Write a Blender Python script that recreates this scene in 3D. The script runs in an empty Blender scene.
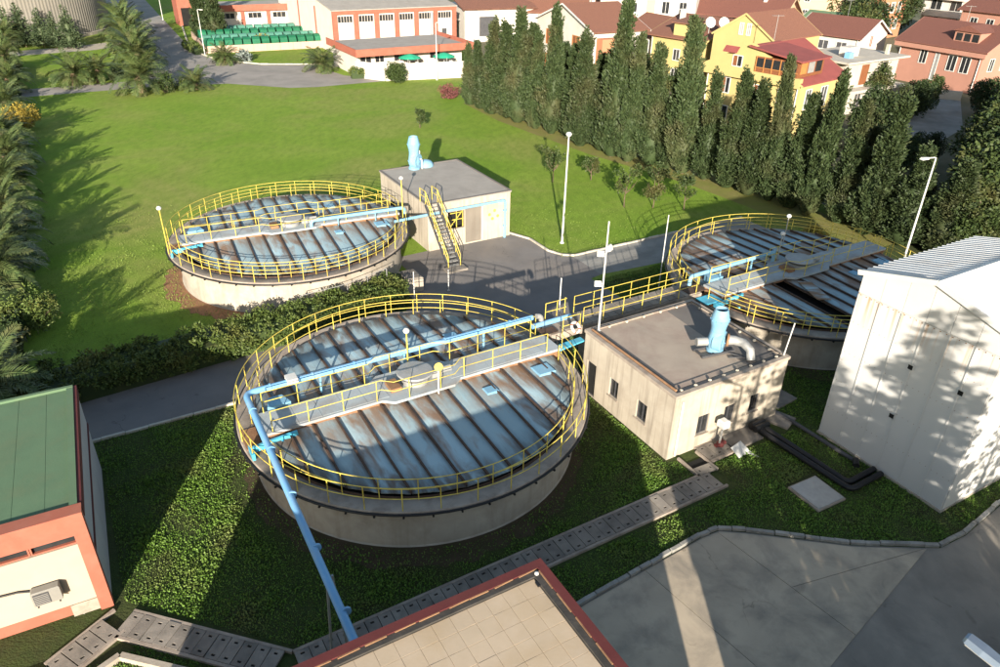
import bpy, math, random
import numpy as np
from mathutils import Vector, Matrix, Euler

# ------------------------------------------------------------------ camera
scene = bpy.context.scene
R = math.radians
cam_d = bpy.data.cameras.new('camera')
cam = bpy.data.objects.new('camera', cam_d)
scene.collection.objects.link(cam)
scene.camera = cam
cam_d.sensor_width = 36.0
cam_d.lens = 26.46
cam_d.clip_end = 3000
PITCH, ROLL, CAM_H = R(29.8), R(1.19), 21.3
fwd = Vector((0, math.cos(PITCH), -math.sin(PITCH)))
up0 = Vector((0, math.sin(PITCH), math.cos(PITCH)))
rgt = math.cos(ROLL) * Vector((1, 0, 0)) + math.sin(ROLL) * up0
upv = -math.sin(ROLL) * Vector((1, 0, 0)) + math.cos(ROLL) * up0
cam.matrix_world = Matrix(((rgt.x, upv.x, -fwd.x, 0), (rgt.y, upv.y, -fwd.y, 0), (rgt.z, upv.z, -fwd.z, CAM_H), (0, 0, 0, 1)))

# ------------------------------------------------------------------ sky, sun, exposure
SUN_EL = R(15.5)
world = bpy.data.worlds.new('World')
scene.world = world
world.use_nodes = True
wn = world.node_tree
wn.nodes.clear()
sky = wn.nodes.new('ShaderNodeTexSky')
sky.sky_type = 'NISHITA'
sky.sun_disc = False
sky.sun_elevation = SUN_EL
sky.sun_rotation = R(180)
sky.air_density = 1.2
sky.dust_density = 1.0
bg = wn.nodes.new('ShaderNodeBackground')
bg.inputs['Strength'].default_value = 0.083
wo = wn.nodes.new('ShaderNodeOutputWorld')
wn.links.new(sky.outputs[0], bg.inputs[0])
wn.links.new(bg.outputs[0], wo.inputs[0])
sun_d = bpy.data.lights.new('sun', 'SUN')
sun_d.energy = 5.0
sun_d.angle = R(0.5)
sun_d.color = (1.0, 0.90, 0.76)
sun = bpy.data.objects.new('sun', sun_d)
scene.collection.objects.link(sun)
sdir = Vector((0, math.cos(SUN_EL), -math.sin(SUN_EL)))
sun.rotation_euler = sdir.to_track_quat('-Z', 'Y').to_euler()
sun.location = (0, -60, 60)
scene.view_settings.view_transform = 'Standard'
scene.view_settings.look = 'None'
scene.view_settings.exposure = 1.32
scene.view_settings.gamma = 1.0
scene.view_settings.use_curve_mapping = False
scene.cycles.max_bounces = 4
scene.cycles.diffuse_bounces = 2

# ------------------------------------------------------------------ site grid (metres): s along the tank bridges, t across them
PH = R(30.5)
CU, SU = math.cos(PH), math.sin(PH)
OX, OY = -3.79, 27.73
def W(s, t, z=0.0):
    return Vector((OX + s * CU - t * SU, OY + s * SU + t * CU, z))
COL = scene.collection
rng = random.Random(7)

# ------------------------------------------------------------------ object helpers
def link(o, parent=None):
    COL.objects.link(o)
    if parent is not None:
        o.parent = parent
    return o
def tag(o, label=None, cat=None, group=None, kind=None):
    if label: o['label'] = label
    if cat: o['category'] = cat
    if group: o['group'] = group
    if kind: o['kind'] = kind
    return o
def thing(name, label, cat, loc=(0, 0, 0), rotz=0.0, group=None):
    o = bpy.data.objects.new(name, None)
    o.empty_display_size = 0.2
    o.location = loc
    o.rotation_euler = (0, 0, rotz)
    link(o)
    return tag(o, label, cat, group)
def piece(name, mesh, parent=None, loc=(0, 0, 0), rot=(0, 0, 0), scl=(1, 1, 1)):
    o = bpy.data.objects.new(name, mesh)
    o.location = loc
    o.rotation_euler = rot
    o.scale = scl
    return link(o, parent)
def copy_tree(o, parent=None):
    c = o.copy()
    COL.objects.link(c)
    c.parent = parent
    for ch in list(o.children):
        copy_tree(ch, c)
    return c

class MB:
    def __init__(self):
        self.v = []; self.f = []
    def add(self, vs, fs):
        n = len(self.v)
        self.v += [tuple(p) for p in vs]
        self.f += [tuple(i + n for i in f) for f in fs]
        return self
    def hexa(self, p):
        return self.add(p, [(0, 3, 2, 1), (4, 5, 6, 7), (0, 1, 5, 4), (1, 2, 6, 5), (2, 3, 7, 6), (3, 0, 4, 7)])
    def box(self, x0, x1, y0, y1, z0, z1):
        return self.hexa([(x0, y0, z0), (x1, y0, z0), (x1, y1, z0), (x0, y1, z0), (x0, y0, z1), (x1, y0, z1), (x1, y1, z1), (x0, y1, z1)])
    def bevbox(self, x0, x1, y0, y1, z0, z1, b=0.02):
        # box with its top edge chamfered
        lo = [(x0, y0, z0), (x1, y0, z0), (x1, y1, z0), (x0, y1, z0)]
        mi = [(x, y, z1 - b) for x, y, _ in lo]
        tp = [(x0 + b, y0 + b, z1), (x1 - b, y0 + b, z1), (x1 - b, y1 - b, z1), (x0 + b, y1 - b, z1)]
        fs = [(3, 2, 1, 0), (8, 9, 10, 11)]
        for i in range(4):
            j = (i + 1) % 4
            fs += [(i, j, 4 + j, 4 + i), (4 + i, 4 + j, 8 + j, 8 + i)]
        return self.add(lo + mi + tp, fs)
    def bar(self, a, b, w, h=None, upv=(0, 0, 1)):
        h = h or w
        a = Vector(a); b = Vector(b); d = (b - a).normalized()
        u = Vector(upv)
        if abs(d.dot(u)) > 0.98: u = Vector((1, 0, 0))
        x = d.cross(u).normalized(); y = x.cross(d).normalized()
        x = x * w / 2; y = y * h / 2
        return self.hexa([a - x - y, a + x - y, b + x - y, b - x - y, a - x + y, a + x + y, b + x + y, b - x + y])
    def prism(self, poly, z0, z1):
        n = len(poly)
        vs = [(p[0], p[1], z0) for p in poly] + [(p[0], p[1], z1) for p in poly]
        fs = [tuple(range(n - 1, -1, -1)), tuple(range(n, 2 * n))]
        fs += [(i, (i + 1) % n, n + (i + 1) % n, n + i) for i in range(n)]
        return self.add(vs, fs)
    def tube(self, path, r, n=8, closed=False, caps=True):
        P = [Vector(p) for p in path]; m = len(P)
        rs = r if isinstance(r, (list, tuple)) else [r] * m
        ref = None; vs = []
        for i, p in enumerate(P):
            if closed: d = P[(i + 1) % m] - P[i - 1]
            else: d = P[min(i + 1, m - 1)] - P[max(i - 1, 0)]
            d.normalize()
            if ref is None:
                ref = Vector((0, 0, 1)) if abs(d.z) < 0.9 else Vector((1, 0, 0))
            x = d.cross(ref)
            if x.length < 1e-4: x = d.cross(Vector((0, 1, 0)))
            x.normalize(); y = x.cross(d).normalized(); ref = y
            for k in range(n):
                a = 2 * math.pi * k / n
                vs.append(p + (x * math.cos(a) + y * math.sin(a)) * rs[i])
        fs = []
        for i in range(m if closed else m - 1):
            j = (i + 1) % m
            for k in range(n):
                l = (k + 1) % n
                fs.append((i * n + k, j * n + k, j * n + l, i * n + l))
        if not closed and caps:
            fs.append(tuple(range(n))); fs.append(tuple(range((m - 1) * n + n - 1, (m - 1) * n - 1, -1)))
        return self.add(vs, fs)
    def lathe(self, prof, n=24, c=(0, 0, 0), a0=0, a1=2 * math.pi, cap=True):
        full = abs(a1 - a0 - 2 * math.pi) < 1e-6
        m = n if full else n + 1
        vs = []
        for r, z in prof:
            for k in range(m):
                a = a0 + (a1 - a0) * k / n
                vs.append((c[0] + r * math.cos(a), c[1] + r * math.sin(a), c[2] + z))
        fs = []
        for i in range(len(prof) - 1):
            for k in range(n):
                l = (k + 1) % m
                fs.append((i * m + k, i * m + l, (i + 1) * m + l, (i + 1) * m + k))
        if cap and full:
            fs.append(tuple(range(m - 1, -1, -1)))
            b = (len(prof) - 1) * m
            fs.append(tuple(range(b, b + m)))
        return self.add(vs, fs)
    def mesh(self, name, mat, smooth=False):
        me = bpy.data.meshes.new(name)
        me.from_pydata(self.v, [], self.f)
        me.materials.append(mat)
        if smooth:
            me.polygons.foreach_set('use_smooth', [True] * len(me.polygons))
            me.set_sharp_from_angle(angle=R(40))
        me.update()
        return me
    def build(self, name, mat, parent=None, smooth=False, loc=(0, 0, 0), rotz=0.0):
        return piece(name, self.mesh(name, mat, smooth), parent, loc, (0, 0, rotz))

def np_mesh(name, V, F, mat, smooth=False):
    V = np.asarray(V, np.float32); F = np.asarray(F, np.int32)
    k = F.shape[1]
    me = bpy.data.meshes.new(name)
    me.vertices.add(len(V)); me.vertices.foreach_set('co', V.ravel())
    me.loops.add(F.size); me.loops.foreach_set('vertex_index', F.ravel())
    me.polygons.add(len(F)); me.polygons.foreach_set('loop_start', np.arange(0, F.size, k, dtype=np.int32))
    me.materials.append(mat)
    me.update(calc_edges=True)
    if smooth: me.polygons.foreach_set('use_smooth', np.ones(len(F), bool))
    return me

# ------------------------------------------------------------------ materials
def nodes_of(name):
    m = bpy.data.materials.new(name)
    m.use_nodes = True
    nt = m.node_tree
    bs = nt.nodes['Principled BSDF']
    return m, nt, bs
def N(nt, t, **kw):
    n = nt.nodes.new(t)
    for k, v in kw.items():
        if k in ('ins',):
            for a, b in v.items(): n.inputs[a].default_value = b
        else: setattr(n, k, v)
    return n
def L(nt, a, b): nt.links.new(a, b)
def mixc(nt, fac, a, b, blend='MIX'):
    n = N(nt, 'ShaderNodeMix', data_type='RGBA', blend_type=blend)
    for sock, v in ((n.inputs[0], fac), (n.inputs[6], a), (n.inputs[7], b)):
        if hasattr(v, 'is_output'): L(nt, v, sock)
        elif isinstance(v, (int, float)): sock.default_value = v
        else: sock.default_value = (*v[:3], 1)
    return n.outputs[2]
def ramp(nt, fac, pts):
    n = N(nt, 'ShaderNodeValToRGB')
    el = n.color_ramp.elements
    while len(el) < len(pts): el.new(0.5)
    for e, (p, c) in zip(el, pts):
        e.position = p
        e.color = (c, c, c, 1) if isinstance(c, (int, float)) else (*c, 1)
    L(nt, fac, n.inputs[0])
    return n.outputs[0]
def math_(nt, op, a, b=None, clamp=False):
    n = N(nt, 'ShaderNodeMath', operation=op, use_clamp=clamp)
    for i, v in enumerate((a, b)):
        if v is None: continue
        if hasattr(v, 'is_output'): L(nt, v, n.inputs[i])
        else: n.inputs[i].default_value = v
    return n.outputs[0]
def coord(nt, kind='pos', scale=(1, 1, 1), rotz=0.0):
    if kind == 'pos': src = N(nt, 'ShaderNodeNewGeometry').outputs['Position']
    else: src = N(nt, 'ShaderNodeTexCoord').outputs['Object']
    mp = N(nt, 'ShaderNodeMapping')
    mp.inputs['Scale'].default_value = scale
    mp.inputs['Rotation'].default_value = (0, 0, rotz)
    L(nt, src, mp.inputs[0])
    return mp.outputs[0]
def noise(nt, vec, scale, detail=4, rough=0.55, dist=0.0):
    n = N(nt, 'ShaderNodeTexNoise', ins={'Scale': scale, 'Detail': detail, 'Roughness': rough, 'Distortion': dist})
    L(nt, vec, n.inputs['Vector'])
    return n.outputs['Fac']
def bump(nt, bs, h, strength, dist=0.02):
    b = N(nt, 'ShaderNodeBump', ins={'Strength': strength, 'Distance': dist})
    L(nt, h, b.inputs['Height'])
    L(nt, b.outputs[0], bs.inputs['Normal'])
def mat(name, c, c2=None, scale=1.5, rough=0.8, bmp=0.15, bscale=12, bdist=0.02, rnd=0.0, metallic=0.0, stretch=(1, 1, 1), kind='pos',
        cracks=0.0, dirt=None, dirt_amt=0.4, dirt_scale=0.7, streak=None, streak_amt=0.5, streak_scale=3.0, spec=0.3):
    m, nt, bs = nodes_of(name)
    bs.inputs['Roughness'].default_value = rough
    bs.inputs['Metallic'].default_value = metallic
    bs.inputs['Specular IOR Level'].default_value = spec
    v = coord(nt, kind, stretch)
    c2 = c2 or tuple(x * 0.82 for x in c)
    col = mixc(nt, ramp(nt, noise(nt, v, scale, 6), [(0.3, 0.0), (0.7, 1.0)]), c, c2)
    if dirt:
        col = mixc(nt, math_(nt, 'MULTIPLY', ramp(nt, noise(nt, coord(nt, kind), dirt_scale, 7, 0.65, 0.4), [(0.45, 0.0), (0.68, 1.0)]), dirt_amt), col, dirt)
    if streak:
        sv = coord(nt, kind, (1, 1, 0.06))
        col = mixc(nt, math_(nt, 'MULTIPLY', ramp(nt, noise(nt, sv, streak_scale, 5, 0.6), [(0.5, 0.0), (0.72, 1.0)]), streak_amt), col, streak)
    if cracks:
        # thin wandering cracks, old repair stains
        wv = N(nt, 'ShaderNodeVectorMath', operation='ADD')
        cv = coord(nt, kind)
        nz = N(nt, 'ShaderNodeTexNoise', ins={'Scale': 1.3, 'Detail': 4}); L(nt, cv, nz.inputs['Vector'])
        L(nt, cv, wv.inputs[0]); L(nt, nz.outputs['Color'], wv.inputs[1])
        vo = N(nt, 'ShaderNodeTexVoronoi', feature='DISTANCE_TO_EDGE', ins={'Scale': 0.22}); L(nt, wv.outputs[0], vo.inputs['Vector'])
        cr = ramp(nt, vo.outputs['Distance'], [(0.0012, 1.0), (0.0045, 0.0)])
        msk = ramp(nt, noise(nt, cv, 0.35, 3), [(0.48, 0.0), (0.6, 1.0)])
        col = mixc(nt, math_(nt, 'MULTIPLY', math_(nt, 'MULTIPLY', cr, msk), cracks * 0.75), col, tuple(x * 0.3 for x in c))
        sp = ramp(nt, noise(nt, cv, 0.9, 3, 0.5, 1.5), [(0.66, 0.0), (0.74, 1.0)])
        col = mixc(nt, math_(nt, 'MULTIPLY', sp, 0.55), col, tuple(x * 0.45 for x in c))
    if rnd:
        oi = N(nt, 'ShaderNodeObjectInfo').outputs['Random']
        hs = N(nt, 'ShaderNodeHueSaturation')
        L(nt, math_(nt, 'MULTIPLY_ADD', oi, rnd), hs.inputs['Value'])
        hs.inputs['Value'].links[0].from_node.inputs[2].default_value = 1 - rnd / 2
        L(nt, col, hs.inputs['Color']); col = hs.outputs[0]
    L(nt, col, bs.inputs['Base Color'])
    if bmp: bump(nt, bs, noise(nt, v, bscale, 5), bmp, bdist)
    return m
def leafmat(name, c, c2, c3=None, trans=0.0, rough=0.6, wscale=0.35, objrnd=0.25):
    m, nt, bs = nodes_of(name)
    bs.inputs['Roughness'].default_value = rough
    bs.inputs['Specular IOR Level'].default_value = 0.25
    isl = N(nt, 'ShaderNodeNewGeometry').outputs['Random Per Island']
    col = mixc(nt, isl, c, c2)
    if c3:
        col = mixc(nt, ramp(nt, noise(nt, coord(nt), wscale, 4), [(0.5, 0.0), (0.7, 1.0)]), col, c3)
    if objrnd:
        oi = N(nt, 'ShaderNodeObjectInfo').outputs['Random']
        hs = N(nt, 'ShaderNodeHueSaturation')
        ma = N(nt, 'ShaderNodeMath', operation='MULTIPLY_ADD'); L(nt, oi, ma.inputs[0]); ma.inputs[1].default_value = objrnd; ma.inputs[2].default_value = 1 - objrnd / 2
        L(nt, ma.outputs[0], hs.inputs['Value']); L(nt, col, hs.inputs['Color']); col = hs.outputs[0]
    L(nt, col, bs.inputs['Base Color'])
    if trans:
        tr = N(nt, 'ShaderNodeBsdfTranslucent'); L(nt, col, tr.inputs[0])
        mx = N(nt, 'ShaderNodeMixShader'); mx.inputs[0].default_value = trans
        L(nt, bs.outputs[0], mx.inputs[1]); L(nt, tr.outputs[0], mx.inputs[2])
        L(nt, mx.outputs[0], nt.nodes['Material Output'].inputs[0])
    return m
# ------------------------------------------------------------------ palette
CONC = mat('concrete_tank', (0.42, 0.375, 0.31), (0.35, 0.31, 0.255), 1.2, 0.9, 0.25, 9, dirt=(0.20, 0.16, 0.12), dirt_amt=0.5, streak=(0.22, 0.18, 0.13), streak_amt=0.45, streak_scale=2.5)
CONC_RIM = mat('concrete_rim', (0.37, 0.315, 0.26), (0.28, 0.235, 0.195), 1.8, 0.9, 0.3, 10, dirt=(0.13, 0.10, 0.08), dirt_amt=0.6, dirt_scale=1.3)
CONC_ROOM = mat('concrete_room', (0.45, 0.40, 0.325), (0.38, 0.335, 0.27), 0.9, 0.9, 0.2, 10, dirt=(0.25, 0.2, 0.15), dirt_amt=0.35, streak=(0.17, 0.14, 0.11), streak_amt=0.6, streak_scale=4)
CONC_SLAB = mat('concrete_slab', (0.265, 0.235, 0.20), (0.185, 0.163, 0.14), 1.6, 0.9, 0.3, 14, rnd=0.35, dirt=(0.09, 0.085, 0.075), dirt_amt=0.55, dirt_scale=1.1)
CONC_YARD = mat('concrete_yard', (0.47, 0.39, 0.29), (0.36, 0.30, 0.225), 0.5, 0.85, 0.2, 12, cracks=0.8, rnd=0.1, dirt=(0.12, 0.115, 0.105), dirt_amt=0.6, dirt_scale=0.55)
CONC_ROAD = mat('concrete_road', (0.30, 0.29, 0.265), (0.24, 0.23, 0.21), 0.6, 0.9, 0.2, 12, cracks=0.7, dirt=(0.12, 0.115, 0.10), dirt_amt=0.5, dirt_scale=0.35)
KERB = mat('kerb_stone', (0.34, 0.33, 0.30), (0.25, 0.24, 0.22), 2.5, 0.9, 0.3, 15, rnd=0.3, dirt=(0.13, 0.12, 0.10), dirt_amt=0.6, dirt_scale=1.5)
KERB_PALE = mat('kerb_pale', (0.52, 0.48, 0.40), (0.40, 0.36, 0.30), 2.5, 0.9, 0.3, 15, rnd=0.25)
ASPH = mat('asphalt', (0.20, 0.185, 0.175), (0.15, 0.14, 0.135), 0.5, 0.92, 0.35, 30, 0.01, cracks=0.7, dirt=(0.25, 0.215, 0.18), dirt_amt=0.5, dirt_scale=0.25)
ASPH_PALE = mat('asphalt_pale', (0.30, 0.275, 0.25), (0.24, 0.225, 0.205), 0.3, 0.92, 0.3, 20, dirt=(0.12, 0.11, 0.10), dirt_amt=0.3, dirt_scale=0.3)
ASPH_YARD = mat('asphalt_yard', (0.27, 0.24, 0.20), (0.185, 0.165, 0.14), 0.5, 0.9, 0.35, 25, 0.01, cracks=0.7, dirt=(0.10, 0.092, 0.085), dirt_amt=0.5, dirt_scale=0.4, stretch=(1, 0.4, 1))
SOIL = mat('soil', (0.30, 0.155, 0.08), (0.19, 0.105, 0.06), 1.5, 0.95, 0.6, 9, 0.05)
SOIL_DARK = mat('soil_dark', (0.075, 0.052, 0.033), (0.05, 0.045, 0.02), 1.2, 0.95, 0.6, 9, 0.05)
DRYGRASS = mat('dry_grass', (0.20, 0.175, 0.06), (0.15, 0.155, 0.035), 0.8, 0.95, 0.6, 8, 0.06, dirt=(0.17, 0.20, 0.035), dirt_amt=0.8, dirt_scale=0.35)
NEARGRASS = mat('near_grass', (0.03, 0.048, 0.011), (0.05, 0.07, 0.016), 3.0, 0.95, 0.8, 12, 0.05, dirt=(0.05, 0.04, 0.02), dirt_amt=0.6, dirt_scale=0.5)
GRAVEL = mat('gravel', (0.42, 0.38, 0.31), (0.30, 0.27, 0.22), 1.0, 0.95, 0.4, 15)
YELLOW = mat('yellow_rail', (0.64, 0.52, 0.09), (0.54, 0.43, 0.08), 3, 0.5, 0.0, rnd=0.2, dirt=(0.28, 0.17, 0.05), dirt_amt=0.6, dirt_scale=2.2)
BLUE = mat('blue_pipe_paint', (0.17, 0.38, 0.62), (0.15, 0.34, 0.57), 1.5, 0.42, 0.05, dirt=(0.28, 0.38, 0.46), dirt_amt=0.4, dirt_scale=1.2)
BLUE_LT = mat('light_blue_paint', (0.19, 0.38, 0.52), (0.16, 0.34, 0.48), 2, 0.4, 0.04, dirt=(0.30, 0.36, 0.40), dirt_amt=0.3, dirt_scale=1.5)
CYAN = mat('cyan_paint', (0.08, 0.42, 0.60), (0.07, 0.36, 0.52), 2, 0.5, 0.05, dirt=(0.10, 0.20, 0.26), dirt_amt=0.5, dirt_scale=2)
DECK = mat('bridge_deck', (0.36, 0.40, 0.42), (0.30, 0.34, 0.36), 1.2, 0.7, 0.1, 10, dirt=(0.24, 0.16, 0.10), dirt_amt=0.45, dirt_scale=1.0)
RUST = mat('rust', (0.10, 0.06, 0.042), (0.05, 0.034, 0.026), 3, 0.85, 0.4, 14)
RUST_LT = mat('rust_light', (0.30, 0.17, 0.09), (0.19, 0.10, 0.055), 2, 0.85, 0.4, 14)
STEEL = mat('grey_steel', (0.38, 0.38, 0.37), (0.30, 0.30, 0.29), 3, 0.5, 0.05, metallic=0.3)
STEEL_DK = mat('dark_steel', (0.075, 0.075, 0.08), (0.05, 0.05, 0.055), 3, 0.55, 0.05)
BLACK = mat('black_rubber', (0.018, 0.018, 0.02), (0.012, 0.012, 0.013), 3, 0.45, 0.1)
WHITE = mat('white_paint', (0.60, 0.60, 0.58), (0.54, 0.535, 0.51), 3, 0.5, 0.0, dirt=(0.45, 0.40, 0.33), dirt_amt=0.35, dirt_scale=2)
GLASS = mat('dark_glass', (0.018, 0.02, 0.022), (0.03, 0.032, 0.034), 2, 0.12, 0.0, spec=0.5)
BLACKVOID = mat('dark_opening', (0.010, 0.010, 0.010), (0.015, 0.015, 0.014), 2, 0.95, 0.0)
ORANGE = mat('orange_paint', (0.33, 0.105, 0.068), (0.29, 0.092, 0.06), 1.5, 0.8, 0.1, 10, dirt=(0.32, 0.14, 0.10), dirt_amt=0.45, dirt_scale=1.2)
CREAM = mat('cream_render', (0.40, 0.34, 0.27), (0.365, 0.31, 0.245), 0.8, 0.9, 0.1, 14, dirt=(0.40, 0.30, 0.20), dirt_amt=0.25, dirt_scale=0.7)
GREENROOF = mat('green_roofing', (0.105, 0.175, 0.10), (0.085, 0.145, 0.085), 0.8, 0.9, 0.2, 14, dirt=(0.13, 0.16, 0.09), dirt_amt=0.5, dirt_scale=0.8)
LILAC = mat('pale_side_wall', (0.42, 0.41, 0.42), (0.36, 0.35, 0.36), 0.8, 0.9, 0.1, 10)
REDCAP = mat('red_parapet', (0.115, 0.026, 0.025), (0.085, 0.02, 0.02), 1.8, 0.75, 0.15, 12, dirt=(0.10, 0.03, 0.026), dirt_amt=0.5, dirt_scale=1.5)
BITUMEN = mat('bitumen', (0.035, 0.033, 0.03), (0.06, 0.055, 0.05), 2.5, 0.9, 0.5, 10)
TILE = mat('roof_tile', (0.47, 0.375, 0.275), (0.42, 0.335, 0.24), 1.2, 0.85, 0.12, 18, rnd=0.05, dirt=(0.38, 0.27, 0.15), dirt_amt=0.5, dirt_scale=0.45)
TILEBED = mat('tile_bed', (0.46, 0.37, 0.27), (0.40, 0.32, 0.23), 2, 0.95, 0.2, 14)
ROOFGREY = mat('grey_roof', (0.33, 0.305, 0.275), (0.28, 0.26, 0.235), 0.7, 0.92, 0.2, 18, dirt=(0.22, 0.20, 0.18), dirt_amt=0.5, dirt_scale=0.6)
ROOFBROWN = mat('room_roof', (0.37, 0.31, 0.25), (0.30, 0.25, 0.205), 0.6, 0.92, 0.15, 18, dirt=(0.22, 0.145, 0.125), dirt_amt=0.7, dirt_scale=0.35)
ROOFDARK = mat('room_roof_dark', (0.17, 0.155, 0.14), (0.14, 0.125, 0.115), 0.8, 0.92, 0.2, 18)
ROOFRED = mat('red_roof', (0.24, 0.065, 0.058), (0.20, 0.055, 0.05), 1.0, 0.8, 0.2, 8)
def tilemat(name, c, c2, rot):
    m, nt, bs = nodes_of(name)
    bs.inputs['Roughness'].default_value = 0.85
    v = coord(nt, 'obj')
    w = N(nt, 'ShaderNodeTexBrick', ins={'Scale': 3.0, 'Mortar Size': 0.03, 'Color1': (*c, 1), 'Color2': (*c2, 1), 'Mortar': (c2[0] * .4, c2[1] * .4, c2[2] * .4, 1)})
    L(nt, v, w.inputs['Vector'])
    col = mixc(nt, ramp(nt, noise(nt, coord(nt), 0.9, 5), [(0.4, 0.0), (0.7, 1.0)]), w.outputs['Color'], tuple(x * 0.7 for x in c))
    L(nt, col, bs.inputs['Base Color'])
    bump(nt, bs, w.outputs['Fac'], -0.4, 0.05)
    return m
ROOFTERRA = tilemat('terracotta_roof', (0.25, 0.11, 0.07), (0.20, 0.085, 0.055), 0)
ROOFBRICK = tilemat('brown_tile_roof', (0.20, 0.078, 0.056), (0.16, 0.062, 0.046), 0)
HWHITE = mat('white_wall', (0.56, 0.52, 0.47), (0.50, 0.46, 0.41), 0.7, 0.9, 0.08, 10, streak=(0.5, 0.45, 0.38), streak_amt=0.3)
HYELLOW = mat('yellow_wall', (0.45, 0.365, 0.155), (0.41, 0.33, 0.14), 0.7, 0.9, 0.08, 10, streak=(0.5, 0.36, 0.14), streak_amt=0.25)
HPINK = mat('pink_wall', (0.38, 0.195, 0.145), (0.34, 0.175, 0.13), 0.7, 0.9, 0.08, 10)
HPEACH = mat('peach_wall', (0.52, 0.38, 0.25), (0.48, 0.35, 0.23), 0.7, 0.9, 0.08, 10)
HORANGE = mat('orange_wall', (0.46, 0.20, 0.11), (0.43, 0.185, 0.10), 0.7, 0.9, 0.08, 10)
HGREY = mat('raw_concrete_wall', (0.46, 0.42, 0.36), (0.38, 0.35, 0.30), 0.9, 0.9, 0.15, 10, streak=(0.28, 0.25, 0.2), streak_amt=0.4)
WOOD = mat('brown_wood', (0.22, 0.085, 0.035), (0.17, 0.065, 0.03), 2, 0.6, 0.1)
WOODLT = mat('orange_wood', (0.42, 0.19, 0.06), (0.34, 0.15, 0.05), 2, 0.6, 0.1)
GREENLID = mat('green_cover', (0.015, 0.13, 0.065), (0.012, 0.10, 0.05), 1.5, 0.5, 0.05, rnd=0.25)
TEALLID = mat('teal_cover', (0.09, 0.24, 0.18), (0.07, 0.20, 0.15), 1.5, 0.5, 0.05, rnd=0.25)
GREENCLOTH = mat('green_parasol', (0.02, 0.33, 0.20), (0.02, 0.29, 0.17), 1.5, 0.8, 0.05)
PINKWALL = mat('bed_wall', (0.50, 0.36, 0.28), (0.44, 0.31, 0.24), 0.8, 0.9, 0.1, streak=(0.3, 0.22, 0.17), streak_amt=0.5)
SILO = mat('silo_concrete', (0.22, 0.205, 0.175), (0.185, 0.17, 0.145), 0.4, 0.9, 0.2, 6, streak=(0.23, 0.21, 0.17), streak_amt=0.5, streak_scale=1.2)
BARK = mat('bark', (0.14, 0.10, 0.07), (0.09, 0.065, 0.045), 5, 0.95, 0.6, 14)
PALMBARK = mat('palm_bark', (0.20, 0.14, 0.09), (0.10, 0.07, 0.045), 6, 0.95, 0.9, 10, 0.06)

LEAF_CYP = leafmat('cypress_leaf', (0.024, 0.042, 0.016), (0.052, 0.074, 0.027), (0.066, 0.068, 0.03), wscale=0.3)
LEAF_BROAD = leafmat('broad_leaf', (0.022, 0.042, 0.011), (0.055, 0.078, 0.022), (0.075, 0.07, 0.024), wscale=0.4)
LEAF_DARK = leafmat('dark_leaf', (0.015, 0.03, 0.01), (0.038, 0.058, 0.018), (0.055, 0.056, 0.02), wscale=0.4)
LEAF_PALM = leafmat('palm_leaf', (0.045, 0.075, 0.024), (0.095, 0.125, 0.042), (0.12, 0.125, 0.05), wscale=0.7, rough=0.45)
LEAF_SPRUCE = leafmat('spruce_leaf', (0.03, 0.055, 0.025), (0.075, 0.10, 0.045))
LEAF_HEDGE = leafmat('hedge_leaf', (0.04, 0.07, 0.015), (0.10, 0.135, 0.03), (0.12, 0.13, 0.035), wscale=0.8)
LEAF_YELLOW = leafmat('yellow_leaf', (0.22, 0.16, 0.025), (0.32, 0.24, 0.04), (0.14, 0.14, 0.03), wscale=0.8)
LEAF_RED = leafmat('red_leaf', (0.10, 0.035, 0.035), (0.17, 0.06, 0.055))
LEAF_GREY = leafmat('agave_leaf', (0.14, 0.17, 0.16), (0.20, 0.23, 0.21))
CLOVER = leafmat('clover_leaf', (0.055, 0.115, 0.014), (0.135, 0.235, 0.034), (0.135, 0.165, 0.045), wscale=0.5, objrnd=0)
TURF = leafmat('turf_blade', (0.12, 0.20, 0.026), (0.19, 0.26, 0.045), (0.20, 0.20, 0.07), wscale=0.16, objrnd=0)

def ground_mat():
    m, nt, bs = nodes_of('lawn_ground')
    bs.inputs['Roughness'].default_value = 0.95
    bs.inputs['Specular IOR Level'].default_value = 0.1
    p = coord(nt)
    a = mixc(nt, ramp(nt, noise(nt, p, 0.12, 5, 0.6), [(0.35, 0.0), (0.65, 1.0)]), (0.165, 0.275, 0.030), (0.225, 0.315, 0.050))
    b = mixc(nt, ramp(nt, noise(nt, p, 0.06, 6, 0.65, 0.6), [(0.47, 0.0), (0.66, 0.85)]), a, (0.27, 0.265, 0.085))
    c = mixc(nt, ramp(nt, noise(nt, coord(nt, 'pos', (1, 0.45, 1), -PH), 1.6, 6, 0.7), [(0.38, 0.0), (0.75, 0.8)]), b, (0.115, 0.18, 0.026))
    d = mixc(nt, ramp(nt, noise(nt, p, 9.0, 4, 0.7), [(0.45, 0.0), (0.8, 0.45)]), c, (0.09, 0.14, 0.02))
    L(nt, d, bs.inputs['Base Color'])
    bump(nt, bs, noise(nt, p, 16.0, 3, 0.6), 0.6, 0.12)   # standing blades
    return m
def town_mat():
    return mat('town_ground', (0.13, 0.12, 0.075), (0.075, 0.085, 0.04), 0.12, 0.95, 0.5, 3, 0.1, dirt=(0.20, 0.17, 0.12), dirt_amt=0.5, dirt_scale=0.08)

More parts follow.
